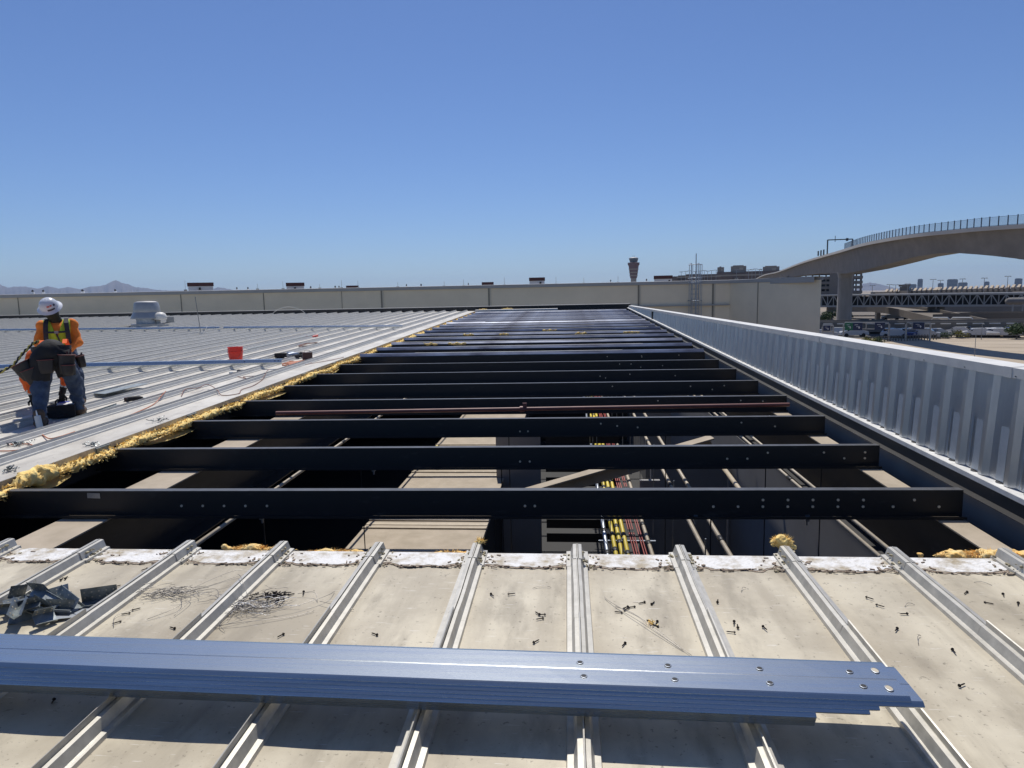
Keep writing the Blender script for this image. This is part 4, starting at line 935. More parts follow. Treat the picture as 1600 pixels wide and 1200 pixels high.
t=thing('flange_brace','beige dusty diagonal beam crossing below the purlins right of the middle','brace',(.8,9,-.6)); mb=MB(); mb.bar((-.75,9.0,-1.02),(1.95,9.3,-.30),.22,.02); mb.bar((-.75,9.0,-1.12),(1.95,9.3,-.40),.02,.16); mb.build('brace_beam',M['beige'],t)
for x,y in ((-2.62,5.46),(-.62,5.46),(-2.2,6.9),(-.7,6.9),(1.15,5.47),(2.0,6.95),(2.55,6.95),(1.2,8.4),(-.75,8.4)): tag(MB().tube([(x,y,SL*y-.25),(x+.01,y,-2.4)],.006,5).build('hanger_rod',M['black']),'thin dark threaded rod dropping from a purlin into the bay','hanger rod','hanger rods below the purlins')
for x,y in ((-2.6,5.40),(1.02,5.44),(-2.05,6.86),(.62,6.95),(1.9,5.45)): tag(MB().box((x,y,SL*y-.285),(.03,.05,.05)).box((x,y,SL*y-.325),(.012,.02,.04)).build('beam_clamp',M['galv2']),'small grey beam clamp on the bottom flange of a front purlin','clamp','beam clamps on the front purlins')
t=thing('warning_light','small yellow cone-shaped fixture hanging below the third purlin','fixture',(-1.6,9.2,-1)); MB().lathe([(0,0),(.05,0),(.035,.28),(.02,.34),(0,.35)],(-1.85,9.3,-.75),12).build('cone',M['yellow'],t,True,40)

# ------------------------------------------------------------------ neighbouring building beyond the roof
def P(az,D,el=None,z=None):
    a=math.radians(az); return Vector((D*math.sin(a),D*math.cos(a),z if z is not None else H+D*math.tan(math.radians(el or 0))))
nb=thing('flat_roofed_building','long olive-beige panelled wall of the neighbouring building behind the roof','building',(-5,42,GZ))
ZT=2.40
plan=[(-60,36.8),(-14.17,41.65),(-12.6,42.2),(9.89,42.8),(13.46,37.7),(13.9,60)]
mb=MB(); mb.strip([[(x,y,GZ) for x,y in plan],[(x,y,ZT-.17) for x,y in plan]]); mb.build('panel_wall',M['wall'],nb)
def offs(pl,d):
    out=[]
    for i,p in enumerate(pl):
        a=Vector(pl[max(i-1,0)]); b_=Vector(pl[min(i+1,len(pl)-1)]); t_=(b_-a).normalized(); out.append((p[0]+t_.y*d,p[1]-t_.x*d))
    return out
po=offs(plan,.09); pi=offs(plan,-.35)
mb=MB(); mb.strip([[(x,y,ZT-.20) for x,y in plan],[(x,y,ZT-.20) for x,y in po],[(x,y,ZT) for x,y in po],[(x,y,ZT+.02) for x,y in pi],[(x,y,ZT-.3) for x,y in pi]]); mb.build('coping_trim',M['walltrim'],nb)
pb=offs(plan,.16); mb=MB(); mb.strip([[(x,y,.98) for x,y in plan[:2]],[(x,y,.98) for x,y in pb[:2]],[(x,y,.90) for x,y in pb[:2]]]); mb.strip([[(x,y,.96) for x,y in plan[1:4]],[(x,y,.96) for x,y in pb[1:4]],[(x,y,.88) for x,y in pb[1:4]]]); mb.build('base_ledge',M['walltrim'],nb)
mb=MB(); mb2=MB()
def onseg(i,f,d=.012):
    a=Vector(plan[i]);b_=Vector(plan[i+1]); p=a.lerp(b_,f); t_=(b_-a).normalized(); return Vector((p.x+t_.y*d,p.y-t_.x*d,0)),t_
for i,f,w in ((0,.39,.05),(0,.575,.05),(0,.79,.05),(0,.90,.05),(2,.045,.10),(2,.345,.10),(2,.755,.10),(2,.955,.10),(3,.34,.05),(1,.12,.03)):
    p,t_=onseg(i,f); q=Matrix.Rotation(math.atan2(t_.y,t_.x),3,'Z')
    mb.box(p+Vector((0,0,(GZ+ZT-.2)/2)),(w,.02,ZT-.2-GZ),q)
    if w>.08: mb2.box(p+Vector((t_.x*.10,t_.y*.10,(GZ+ZT-.2)/2)),(.09,.05,ZT-.2-GZ),q)
mb.split('panel_joint',mat('joint_shadow_gap',(.26,.235,.18),.8),nb); mb2.split('joint_cover',mat('warm_trim',(.62,.555,.42),.6),nb)
mb=MB(); mb.add([(x,y,ZT-.25) for x,y in plan[:5]]+[(14,75,ZT-.1),(-60,75,ZT-.1)],[(0,1,2,3,4,5,6)]); mb.build('flat_roof',M['coping'],nb)
# access ladder with safety cage
lx=onseg(2,.905,.0)[0]; ldr=bpy.data.objects.new('access_ladder',None); C.objects.link(ldr); ldr.parent=nb; ldr['_o']=tuple(nb['_o'])
mb=MB(); q=Vector((lx.x,lx.y-.2,0))
for s in (-.22,.22): mb.tube([q+Vector((s,0,-1.5)),q+Vector((s,0,ZT+1.05)),q+Vector((s,.5,ZT+1.05))],.03,6)
for z in np.arange(-1.4,ZT,.3): mb.tube([q+Vector((-.22,0,z)),q+Vector((.22,0,z))],.018,5)
mb.build('ladder_rails',M['galv2'],ldr)
mb=MB()
for z in (.3,1.2,ZT-.1,ZT+.15,ZT+.95): mb.tube([q+Vector((.40*math.cos(a),-.62*math.sin(a),z)) for a in np.linspace(0,PI,12)],.026,5)
for a in np.linspace(.35,PI-.35,5): mb.tube([q+Vector((.40*math.cos(a),-.62*math.sin(a),.3)),q+Vector((.40*math.cos(a),-.62*math.sin(a),ZT+.95))],.018,5)
mb.tube([q+Vector((-.05,-.55,0)),q+Vector((-.05,-.55,ZT+1.6))],.03,6)
mb.build('safety_cage',M['galv2'],ldr)
# roof clutter seen over the coping
def roofrod(az,D,h):
    p=P(az,D,z=ZT+.02); h*=.55; t=tag(MB().tube([p,p+Vector((0,0,h))],.010,4).tube([p,p+Vector((0,0,.10))],.10,8).build('air_terminal',M['wire']),'thin air terminal rod standing on the neighbouring roof coping','lightning rod','air terminals on the neighbouring roof')
for az,h in ((-30,1.2),(-24.9,.75),(-23.0,1.0),(-20.2,.6),(-18.5,1.1),(-17.2,1.0),(-14,.7),(-10.2,.7),(-8.6,.9),(-5.2,1.05),(-.9,1.0),(1.4,.8),(4.2,.9),(13.5,.6),(16.8,.55)): roofrod(az,48 if az<13 else 44,h)
for k,(az,D,w) in enumerate(((-39.5,52,.35),(-38.9,52,.3),(-36.6,52,.4),(-34.6,52,.3),(-26.4,50,.25),(-25.6,50,.25),(-20.9,50,.3),(-19.0,50,.3),(-18.7,50,.25),(-13.3,48,.2),(-12.1,48,.3),(-8.2,48,.2),(3.6,47,.2),(6.5,47,.25))):
    w*=.62; p=P(az,D,z=ZT-.02); t=thing('roof_vent','small dark vent with a pale base poking above the far coping','roof vent',p,'small vents on the neighbouring roof')
    MB().lathe([(0,0),(w*.5,0),(w*.45,.16),(0,.18)],p,10).build('vent_base',M['white'],t); MB().lathe([(0,.12),(w*.30,.12),(w*.32,.22),(w*.18,.29),(0,.30)],p,10).build('vent_cap',M['blackflange'],t)
for k,(a0,a1,e1,lab) in enumerate(((-29.83,-28.06,1.52,'widest white penthouse with a dark red-brown cap, above the far wall on the left'),(-22.75,-21.39,1.44,'white penthouse with a dark cap above the far wall, second from the left'),(-18.13,-17.17,1.15,'low dark-capped penthouse above the step in the far wall'),(-7.07,-6.11,1.24,'low dark-capped penthouse above the middle of the far wall'),(-3.12,-1.84,1.53,'white penthouse with a dark cap left of the control tower'),(7.1,8.55,1.45,'long low penthouse with a dark cap beside the caged ladder'))):
    D=95; p0=P(a0,D,e1); p1=P(a1,D,e1); w=(p1-p0).length; c=(p0+p1)/2; t=thing('rooftop_penthouse',lab,'penthouse',(c.x,c.y,ZT),'capped penthouses beyond the far wall'); R=Matrix.Rotation(-math.radians((a0+a1)/2),3,'Z')
    zt=c.z; MB().box((c.x,c.y,(zt-.45+GZ)/2),(w*.96,3,zt-.45-GZ),R).build('penthouse_wall',M['white'],t); MB().box((c.x,c.y,zt-.22),(w*1.02,3.2,.42),R).build('cap',mat('cap_brown%d'%k,(.10,.035,.03),.6),t)
    MB().box((c.x+w*.25,c.y-1.55,zt-.75),(.25,.1,.3),R).build('vent_opening',M['dark'],t)

# ------------------------------------------------------------------ terrain
def sheet(name,pts,z,m_,label=None):
    o=MB().add([(x,y,z) for x,y in pts],[tuple(range(len(pts)))]).build(name,m_); o['kind']='structure'; return o
mb=MB(); n=24; S=11500
gx=[-S,-3000,-800,-200,0,200,800,3000,S]; lines=[[(x,y,GZ) for x in gx] for y in (-600,-100,0,100,400,1200,4000,S)]; mb.strip(lines); g=mb.build('ground',M['ground']); g['kind']='structure'
v2=lambda az,D:(P(az,D).x,P(az,D).y)
sheet('concrete_lot',[v2(21.5,96),v2(24,128),v2(28,140),v2(40,150),v2(46,80),v2(30,60)],GZ+.012,M['lot'])
sheet('service_road',[v2(14,128.5),v2(24,128.5),v2(28,140.5),v2(44,151),v2(44,165),v2(28,158),v2(14,150)],GZ+.016,M['asphalt'])
sheet('asphalt_yard',[v2(10,60),v2(21,95),v2(29,58),v2(40,40),v2(20,40)],GZ+.010,M['asphalt'])
sheet('road',[v2(14,200),v2(34,185),v2(46,190),v2(46,290),v2(14,300)],GZ+.02,M['road'])
mb=MB()
for k in range(5):
    a=P(20+k*.01,100); mb.bar(P(22.5,104+6*k,z=GZ+.022),P(42,112+7*k,z=GZ+.022),.10,.004)
o=mb.build('lot_joint',M['road']); o['kind']='structure'
mt=[(-43.23,1.69),(-41.25,1.51),(-40.85,1.28),(-40.39,1.36),(-39.86,1.34),(-39.16,1.2),(-38.6,1.37),(-37.98,1.19),(-37.41,1.3),(-36.74,1.13),(-36.15,1.31),(-35.56,1.35),(-35.16,1.43),(-34.87,1.61),(-34.5,1.77),(-34.15,1.56),(-33.75,1.47),(-33.28,1.23),(-32.75,1.2),(-31.92,1.03),(-31.08,.97),(-29.56,.95),(-28.45,.93),(-27.76,1.17),(-27.32,1.11),(-26.64,.95),(-25.03,.78),(-20,.5)]
def hills(prof,D,depth):
    L=[[],[],[],[],[]]
    a=prof[0][0]
    while a<=prof[-1][0]:
        for i in range(len(prof)-1):
            if prof[i][0]<=a<=prof[i+1][0]: s=(a-prof[i][0])/(prof[i+1][0]-prof[i][0]); e=prof[i][1]*(1-s)+prof[i+1][1]*s; break
        e+=.035*noise.noise((a*5,D,0)); h=D*math.tan(math.radians(e))+H
        for k,(dd,f) in enumerate(((-depth,0),(-depth*.6,.28),(-depth*.25,.68),(0,1),(depth*.6,.1))):
            n_=1+(.35*noise.noise((a*3.1+k*5,k,2)) if k in(1,2) else 0); p=P(a,D+dd+(depth*.25*noise.noise((a*2.3,k,7)) if k<3 else 0),z=GZ+(h-GZ)*f*n_); L[k].append(p)
        a+=.07
    mb=MB(); mb.strip(L); o=mb.build('hills',M['hill'],None,True); o['kind']='structure'
hills(mt,9000,1500)
hills([(21.5,0.0),(22.04,.04),(22.33,.41),(22.95,.52),(23.58,.38),(24.62,.06),(26,.03),(28,.04),(30,.03),(33,.05),(36,.05),(40,.05)],8500,900)
# ------------------------------------------------------------------ guideway
K=1.318
gd=[(124,480,7.9,.8),(74.96,272.8,7.76,1.5),(64.81,218.46,7.7,2.04),(50.03,153.04,7.62,2.57),(43.99,123.79,7.55,2.9),(40.67,106.96,7.48,3.39),(37.54,91.95,7.41,3.18),(36.35,83.01,7.33,2.73),(35.92,76.84,7.25,2.27),(36.09,72.64,7.17,2.06),(36.53,69.97,7.1,2.08),(37.1,65.82,6.98,2.45),(37.83,63.39,6.89,2.74),(38.4,61.79,6.82,2.94),(40.19,57.17,6.59,4.0),(44,50,6.5,3.0),(52,40,6.5,2.2),(66,28,6.5,2.4)]
G=[(Vector((x*K,y*K,0)),H+(z-H)*K,d*K) for x,y,z,d in gd]
G2=[]
for i in range(len(G)-1):
    p0=G[max(i-1,0)];p1=G[i];p2=G[i+1];p3=G[min(i+2,len(G)-1)]
    for k in range(5):
        s=k/5; cr=lambda a,b,c,d:.5*((2*b)+(c-a)*s+(2*a-5*b+4*c-d)*s*s+(3*b-a-3*c+d)*s**3)
        G2.append((cr(p0[0],p1[0],p2[0],p3[0]),cr(p0[1],p1[1],p2[1],p3[1]),p1[2]*(1-s)+p2[2]*s))
gw=thing('guideway_bridge','tall curved concrete train guideway with railing, arching past the right edge on a round pier','bridge',(G[5][0].x,G[5][0].y,GZ))
secs=[]; rail=[]
for i,(p,z,d) in enumerate(G2):
    t_=(G2[min(i+1,len(G2)-1)][0]-G2[max(i-1,0)][0]); t_.z=0; t_.normalize(); nrm=Vector((-t_.y,t_.x,0))*-1   # away from the viewer
    if nrm.dot(p)<0: nrm=-nrm
    W=5.6
    f=lambda a,zz:(p.x+nrm.x*a,p.y+nrm.y*a,zz)
    secs.append([f(0,z),f(0,z-.32),f(.5,z-.40),f(1.0,z-d*.5),f(1.2,z-d),f(W-1.2,z-d),f(W-.5,z-.4),f(W,z-.32),f(W,z),f(W-.3,z),f(W-.3,z-.25),f(.3,z-.25),f(.3,z)]); rail.append((p,z,nrm))
mb=MB(); mb.strip(secs,0,True); mb.build('girder',M['conc'],gw,True,25)
mb=MB(); mb.strip([[(p.x-n_.x*.22,p.y-n_.y*.22,z+.06),(p.x-n_.x*.22,p.y-n_.y*.22,z-.40),(p.x-n_.x*.004,p.y-n_.y*.004,z-.40),(p.x-n_.x*.004,p.y-n_.y*.004,z+.06)] for p,z,n_ in rail],0,True); mb.build('deck_fascia',mat('pale_concrete',(.50,.48,.44),.85,0,.12,.3),gw)
i0=5*5; ip=23; pc=G2[ip][0]+rail[ip][2]*2.7; zc=G2[ip][1]-G2[ip][2]
t_=(G2[ip+1][0]-G2[ip-1][0]).normalized(); RZ=Matrix.Rotation(math.atan2(t_.y,t_.x),3,'Z')
def oct_(hw,hd,z,c=.35): return [Vector(pc)+RZ@Vector((x,y,0))+Vector((0,0,z-pc.z)) for x,y in ((-hw+c,-hd),(hw-c,-hd),(hw,-hd+c),(hw,hd-c),(hw-c,hd),(-hw+c,hd),(-hw,hd-c),(-hw,-hd+c))]
mb=MB(); mb.strip([oct_(.95,1.40,GZ),oct_(.90,1.32,zc-1.0),oct_(1.1,1.5,zc-.1),oct_(1.1,1.6,zc+.3)],0,True); mb.build('pier',M['concm'],gw)
pc=G2[70][0]+rail[70][2]*2.7; zc=G2[70][1]-G2[70][2]; mb=MB(); mb.strip([oct_(1.45,1.7,GZ),oct_(1.5,2.4,zc+.3)],0,True); mb.build('pier',M['conc'],gw)
pc=G2[12][0]+rail[12][2]*2.7; zc=G2[12][1]-G2[12][2]; mb=MB(); mb.strip([oct_(1.45,1.7,GZ),oct_(1.5,2.4,zc+.3)],0,True); mb.build('pier',M['conc'],gw)
pc=G2[6][0]+rail[6][2]*2.7; zc=G2[6][1]-G2[6][2]; mb=MB(); mb.strip([oct_(1.45,1.7,GZ),oct_(1.5,2.4,zc+.3)],0,True); mb.build('pier',M['conc'],gw)
mb=MB(); mbw=MB(); acc=0; last=None; start=i0+1
for i in range(start,len(rail)-1):
    a,za,na=rail[i]; b_,zb,nb_=rail[i+1]
    A1=Vector((a.x,a.y,za))+na*.15; B1=Vector((b_.x,b_.y,zb))+nb_*.15
    for h in (.12,1.1): mb.bar(A1+Vector((0,0,h)),B1+Vector((0,0,h)),.04)
    mbw.add([A1+Vector((0,.03,.1)),B1+Vector((0,.03,.1)),B1+Vector((0,.03,1.05)),A1+Vector((0,.03,1.05))],[(0,1,2,3)])
    L=(B1-A1).length; q=acc
    while q<L: c=A1.lerp(B1,q/L); mb.box(c+Vector((0,0,.6)),(.085,.085,1.2)); q+=1.15
    acc=q-L
mb.build('railing',mat('railing_blue_grey',(.05,.07,.10),.5,.3),gw)
wm=bpy.data.materials.new('railing_mesh'); wm.use_nodes=True; nt=wm.node_tree; tr=nt.nodes.new('ShaderNodeBsdfTransparent'); mx=nt.nodes.new('ShaderNodeMixShader'); mx.inputs[0].default_value=.32
nt.links.new(tr.outputs[0],mx.inputs[1]); nt.links.new(nt.nodes['Principled BSDF'].outputs[0],mx.inputs[2]); nt.nodes['Principled BSDF'].inputs['Base Color'].default_value=(.16,.19,.23,1); nt.links.new(mx.outputs[0],nt.nodes['Material Output'].inputs['Surface'])
mbw.build('railing_infill',wm,gw)
a,za,na=rail[21]; b_,zb,nb_=rail[21]
mb=MB(); A1=Vector((a.x,a.y,za))+na*.4; B1=Vector((b_.x,b_.y,zb))+nb_*5.4
ztop=max(za,zb)+1.35
mb.bar(A1,Vector((A1.x,A1.y,A1.z+3.3)),.22); mb.bar(B1,Vector((B1.x,B1.y,A1.z+3.3)),.22); mb.bar(A1+Vector((0,0,3.25)),Vector((B1.x,B1.y,A1.z+3.25)),.16,.22)
c=A1.lerp(B1,.3); mb.bar(Vector((c.x,c.y,A1.z+2.8)),Vector((c.x,c.y,A1.z+4.1)),.1)
c=A1.lerp(B1,.78); mb.box((c.x,c.y,A1.z+3.2),(.4,.4,.6))
for q in (.5,.9,1.3): mb.box(A1+Vector((-q*.35,q*3.2,.6)),(.22,.3,1.6-.4*q))
mb.build('signal_gantry',mat('gantry_dark',(.04,.05,.06),.6),gw)

# ------------------------------------------------------------------ airport buildings
def block(mb,a0,a1,D,e1,z0=GZ,depth=20,m=0):
    p0=P(a0,D,e1);p1=P(a1,D,e1); c=(p0+p1)/2; w=(p1-p0).length; R=Matrix.Rotation(-math.radians((a0+a1)/2),3,'Z'); d=R@Vector((0,depth/2,0)); mb.box((c.x+d.x,c.y+d.y,(c.z+z0)/2),(w,depth,c.z-z0),R,m); return c,w,R
t=thing('control_tower','airport control tower with a dark glazed cab above a flared brown shaft','control tower',P(5.46,1000,z=GZ))
c=P(5.46,1000,z=0)
MB().lathe([(0,GZ),(4.2,GZ),(4.0,22),(3.8,31),(0,31)],c,12).build('shaft',M['beigeb'],t)
MB().lathe([(0,24),(4.8,24.5),(7.2,42.5),(8.3,43),(8.4,46.5),(0,47)],c,12).build('flared_office_floors',M['tower'],t)
mb=MB()
for z in (27.5,32,36.5): mb.lathe([(4.9+(z-24.5)*.135+.05,z),(4.9+(z-24.5)*.135+.30,z+.0),(4.9+(z-22.5)*.135+.30,z+1.4),(4.9+(z-22.5)*.135,z+1.4)],c,12)
mb.build('pale_band',M['beigeb'],t)
MB().lathe([(0,47),(5.2,47),(6.3,51),(6.6,51.2),(6.6,52.6),(5,53.2),(0,53.4)],c,12).build('cab_glass',M['glass'],t); MB().lathe([(0,52.2),(6.7,52.2),(6.7,53),(4,54),(0,54.4)],c,12).build('cab_roof',M['walltrim'],t)
mb=MB()
for k in range(4): mb.tube([c+Vector((k-1.5,0,53)),c+Vector((k-1.5,0,56.5))],.12,4)
mb.build('antenna',M['steel'],t)
# parking garage
t=thing('parking_garage','grey open-sided parking garage half hidden by the round pier','garage',P(20,420,z=GZ))
mb=MB(); mbd=MB(); D=420
for k in range(8):
    e1=1.40-.365*k
    if k==0: e1=1.42
    block(mb,17.1,22.45,D,e1,P(0,D,e1-.20).z,30)
for a in np.linspace(17.15,22.3,12): block(mb,a-.05,a+.05,D+.5,1.3,GZ,1.5)
block(mb,20.2,20.9,D-1,1.43,GZ,3)
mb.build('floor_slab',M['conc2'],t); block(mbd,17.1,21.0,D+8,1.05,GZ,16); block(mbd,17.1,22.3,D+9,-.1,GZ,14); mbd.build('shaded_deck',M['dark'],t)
mb=MB()
for a in np.linspace(21.0,22.35,5): block(mb,a-.05,a+.05,D+29,1.3,GZ,1.2)
mb.build('column',M['conc2'],t)
for k,(a0,a1,e1,lab) in enumerate(((12.04,12.55,2.0,'narrow beige block with a flat top at the left of the distant terminal'),(13.06,14.22,2.05,'wide beige block with rounded shoulders on the distant terminal'),(15.44,16.65,1.93,'beige block beside the start of the guideway'))):
    t=thing('terminal_tower',lab,'building',P(a0,640,z=GZ)); mb=MB(); block(mb,a0,a1,640,e1,GZ,18); 
    block(mb,a0+.15,a1-.2,645,e1+.06,GZ,12); mb.build('wall',M['beigeb'],t)
    mb=MB(); block(mb,a0+.55*(a1-a0),a0+.8*(a1-a0),639.7,e1-.13,P(0,640,e1-.3).z,.4); mb.build('window_band',M['pipe'],t)
t=thing('terminal_building','long low brown terminal with stacked parapets behind the ladder','building',P(11,620,z=GZ)); mb=MB()
for a0,a1,e1 in ((7.6,9.0,1.38),(9.0,10.0,1.44),(9.6,10.8,1.52),(10.6,12.2,1.48),(12.0,13.2,1.62),(12.6,15.6,1.55),(14.1,17.2,1.62)): block(mb,a0,a1,622+rnd(0,12),e1,GZ,24)
mb.build('wall',M['brown'],t); mb=MB()
for a0,a1,e1 in ((8.9,12.3,1.36),(12.0,16.9,1.40)): block(mb,a0,a1,619.5,e1,P(0,619,e1-.12).z,.5)
mb.build('pale_band',M['beigeb'],t)
def lamp(az,D,ztop,arms,label,group):
    p=P(az,D,z=GZ); t=thing('lamp_post',label,'lamp post',p,group); r=D*.00035
    MB().tube([p,(p.x,p.y,ztop)],[r*1.3,r*.8],5).build('pole',M['steel'],t)
    mb=MB()
    for s in arms: mb.bar((p.x,p.y,ztop),(p.x+s,p.y,ztop+.1),r*1.6); mb.box((p.x+s*1.1,p.y,ztop),(abs(s)*.5,r*2,r*2))
    mb.build('lamp_head',M['steel'],t)
for k,a in enumerate((9.25,9.6,9.9,10.35,10.7,11.05,11.3,11.6,11.95,14.4,14.65,14.9,15.2,15.35,13.5)): lamp(a,600,P(0,600,1.72+.03*((k*7)%3)).z,(-1.2,1.2),'thin lamp post on the distant terminal deck','lamp posts on the distant terminal deck')
# sawtooth terminal
t=thing('sawtooth_terminal','low wide terminal with a pale sawtooth skylight roof on the right','terminal',P(28,340,z=GZ)); mb=MB()
for k,(a0,a1,e1) in enumerate(((23.0,25.1,-.19),(25.0,26.5,-.15),(26.3,32.2,-.12),(32.0,40,-.05))): block(mb,a0,a1,342,e1,GZ,40)
mb.build('wall',M['conc2'],t)
mb=MB()
a=23.9
while a<40:
    if not(24.85<a<25.4) and not (26.05<a<26.3):
        w=.26 if not (26.9<a<27.2) else .40; base=-.17+.018*(a-24); 
        p0=P(a,341,base);p1=P(a+w*.62,341,base);p2=P(a+w*1.0,349,base+.19);p3=P(a+w*.42,349,base+.19); dn=Vector((0,0,-1.5))
        mb.add([p0,p1,p2,p3,p0+dn,p1+dn,p2+dn*2,p3+dn*2],[(0,1,2,3),(4,7,6,5),(1,0,4,5),(2,1,5,6),(3,2,6,7),(0,3,7,4)])
    a+=.30
mb.build('sawtooth_skylight',M['lot'],t)
mb=MB(); block(mb,24.85,25.45,338,.16,GZ,14); block(mb,24.78,25.52,337.5,.32,P(0,338,.18).z,15); mb.build('stair_tower',M['conc2'],t)
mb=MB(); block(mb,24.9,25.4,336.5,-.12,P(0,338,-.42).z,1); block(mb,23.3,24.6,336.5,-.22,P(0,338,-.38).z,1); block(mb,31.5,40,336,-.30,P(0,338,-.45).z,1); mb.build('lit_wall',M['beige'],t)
mb=MB(); block(mb,23.0,40,341.2,-.30,P(0,341,-.42).z,.5); mb.build('dark_window_band',M['dark'],t)
# downtown towers
for k,(a0,a1,e1,lab) in enumerate(((25.0,25.9,.30,'low grey downtown block left of the slim tower'),(25.95,26.28,.66,'slim grey downtown tower, tallest on the skyline'),(27.2,27.55,.33,'small low downtown block between two towers'),(27.74,28.38,.58,'wide glassy downtown tower on the skyline'),(28.4,28.95,.34,'pale stepped downtown block right of the wide tower'),(29.9,30.2,.36,'small downtown tower behind the sawtooth roof'),(31.58,32.0,.52,'blue-grey downtown tower at the right picture edge'))):
    t=thing('office_tower',lab,'office tower',P(a0,2600,z=GZ)); mb=MB(); block(mb,a0,a1,2600,e1,GZ,30); mb.build('facade',M['farglass'],t); mb=MB(); block(mb,a0+.05,a1-.05,2604,e1+.03,GZ,20); mb.build('roof_plant',M['conc2'],t)
    mb=MB()
    for q in range(5): block(mb,a0+.01,a1-.01,2599,e1-.04-.09*q,P(0,2600,e1-.075-.09*q).z,.8)
    mb.build('window_band',M['glass'],t)
for a,e in ((24.6,.3),(25.35,.35),(26.9,.62),(27.35,.55),(28.65,.6),(29.9,.62),(31.2,.7),(23.1,.3),(24.2,.33)): lamp(a,300,P(0,300,e).z,(-.8,.8),'tall lamp post rising above the sawtooth terminal','tall lamp posts near the sawtooth terminal')
# pedestrian bridge
t=thing('truss_footbridge','long grey steel truss footbridge with a pale roof crossing the road','footbridge',P(26,195,z=GZ))
A0=P(18.5,190,z=.53);B0=P(32.4,190,z=.02); zb=-2.28
dv=(B0-A0); n=34; mb=MB(); bk=(P(26,194)-P(26,190)); bk.z=0
for o_ in (Vector((0,0,0)),bk):
    mb.bar(A0+o_,B0+o_,.35); mb.bar(Vector((A0.x,A0.y,zb))+o_,Vector((B0.x,B0.y,zb-.2))+o_,.45)
    for k in range(n+1):
        c=A0+dv*(k/n)+o_; b_=Vector((c.x,c.y,zb)); mb.bar(c,b_,.17)
        if k<n:
            d=A0+dv*((k+1)/n)+o_; e=Vector((d.x,d.y,zb)); 
            if k%2: mb.bar(c,e,.2)
            else: mb.bar(b_,d,.2)
mb.build('truss',M['steel'],t)
mb=MB(); c=(A0+B0)/2+bk*.5; R=Matrix.Rotation(math.atan2(dv.y,dv.x),3,'Z'); mb.box((c.x,c.y,.42),(dv.length,4.6,.25),R@Matrix.Rotation(.0055,3,'Y')); mb.build('bridge_roof',M['coping'],t)
mb=MB(); mb.box((c.x,c.y,zb-.1),(dv.length,4.2,.3),R); mb.box((c.x+bk.x*.42,c.y+bk.y*.42,-1.1),(dv.length,.05,2.3),R); mb.build('walkway',M['dark'],t)
mb=MB()
for a in (26.9,27.45,20.3,33): p=P(a,191.5,z=0); mb.box((p.x,p.y,(GZ+zb)/2),(1.2,1.2,zb-GZ))
mb.build('bridge_column',M['conc2'],t)
t=thing('glazed_tube_stop','grey rounded glazed shelter at the right end of the footbridge','shelter',P(31.8,185,z=-2)); p0=P(31.2,184,z=-1.45);p1=P(36,184,z=-1.45)
mb=MB(); mb.tube([p0,p0+Vector((.6,0,.0)),p1],[.5,.78,.78],14); mb.build('tube_shell',M['conc'],t,True); mb=MB()
for k in range(9): q=p0.lerp(p1,.08+k*.11); mb.tube([q+Vector((0,--.0-.82*math.cos(a)*-1,.82*math.sin(a))) for a in np.linspace(-1.5,1.5,9)],.07,4); mb.bar(q,Vector((q.x,q.y,GZ)),.25)
mb.build('hoop',M['steel'],t)
# roads, ramps, barriers
def ramp(name,pts,w,th,m_,label,cat='ramp'):
    t=thing(name,label,cat,(pts[0][0],pts[0][1],GZ)); Ls=[]
    for i,p in enumerate(pts):
        p=Vector(p); a=Vector(pts[max(i-1,0)]); b_=Vector(pts[min(i+1,len(pts)-1)]); d=(b_-a); d.z=0; d.normalize(); n_=Vector((-d.y,d.x,0))
        if n_.dot(p)<0: n_=-n_
        Ls.append([p+Vector((0,0,.7)),p+Vector((0,0,-th)),p+n_*w+Vector((0,0,-th)),p+n_*w+Vector((0,0,.7)),p+n_*(w-.3)+Vector((0,0,.7)),p+n_*(w-.3),p+n_*.3,p+n_*.3+Vector((0,0,.7))])
    mb=MB(); mb.strip(Ls,0,True); mb.build('deck',m_,t); mb=MB()
    for i in range(1,len(pts)-1,2):
        p=Vector(pts[i])
        if p.z-th-GZ>1: mb.box((p.x,p.y+w/2,(p.z-th+GZ)/2),(1,1,p.z-th-GZ))
    if mb.v: mb.build('ramp_column',M['conc2'],t)
    return t
ramp('viaduct',[tuple(P(a,140+.25*abs(a-28),z=-4.95+.02*(a-19))) for a in np.linspace(12,44,20)],9,1.2,M['conc2'],'dark low viaduct with a pale barrier line behind the parked cars','viaduct')
t=thing('barrier_strip','pale broken barrier line along the dark viaduct','barrier',P(26,140,z=-4.2)); mb=MB()
for a in np.arange(18,40,.95): mb.bar(P(a,139.6+.25*abs(a-28),z=-4.62+.02*(a-19)),P(a+.62,139.6+.25*abs(a+.62-28),z=-4.60+.02*(a-19)),.14,.16)
mb.build('rail',M['coping'],t)
ramp('curved_ramp',[tuple(P(a,215-max(0,a-21)**1.25*5.2,z=z)) for a,z in ((20.2,-3.2),(21.6,-3.0),(22.8,-3.1),(24,-3.4),(25.2,-4.0),(26.4,-4.7),(28,-5.4))],8,.9,M['road'],'curved brown ramp sweeping down from the pier below the footbridge')
ramp('straight_ramp',[tuple(P(a,235,z=z)) for a,z in ((20.5,-4.1),(24,-4.2),(27,-4.3),(30,-4.4),(34,-4.4))],10,.9,M['conc2'],'straight concrete ramp level behind the footbridge columns')
ramp('straight_ramp',[tuple(P(a,172-(a-28)*.6,z=z)) for a,z in ((27.0,-4.6),(29,-4.35),(31,-4.2),(34,-4.1),(38,-4.1))],9,1.0,M['road'],'brown ramp right of the footbridge columns under the glazed shelter')
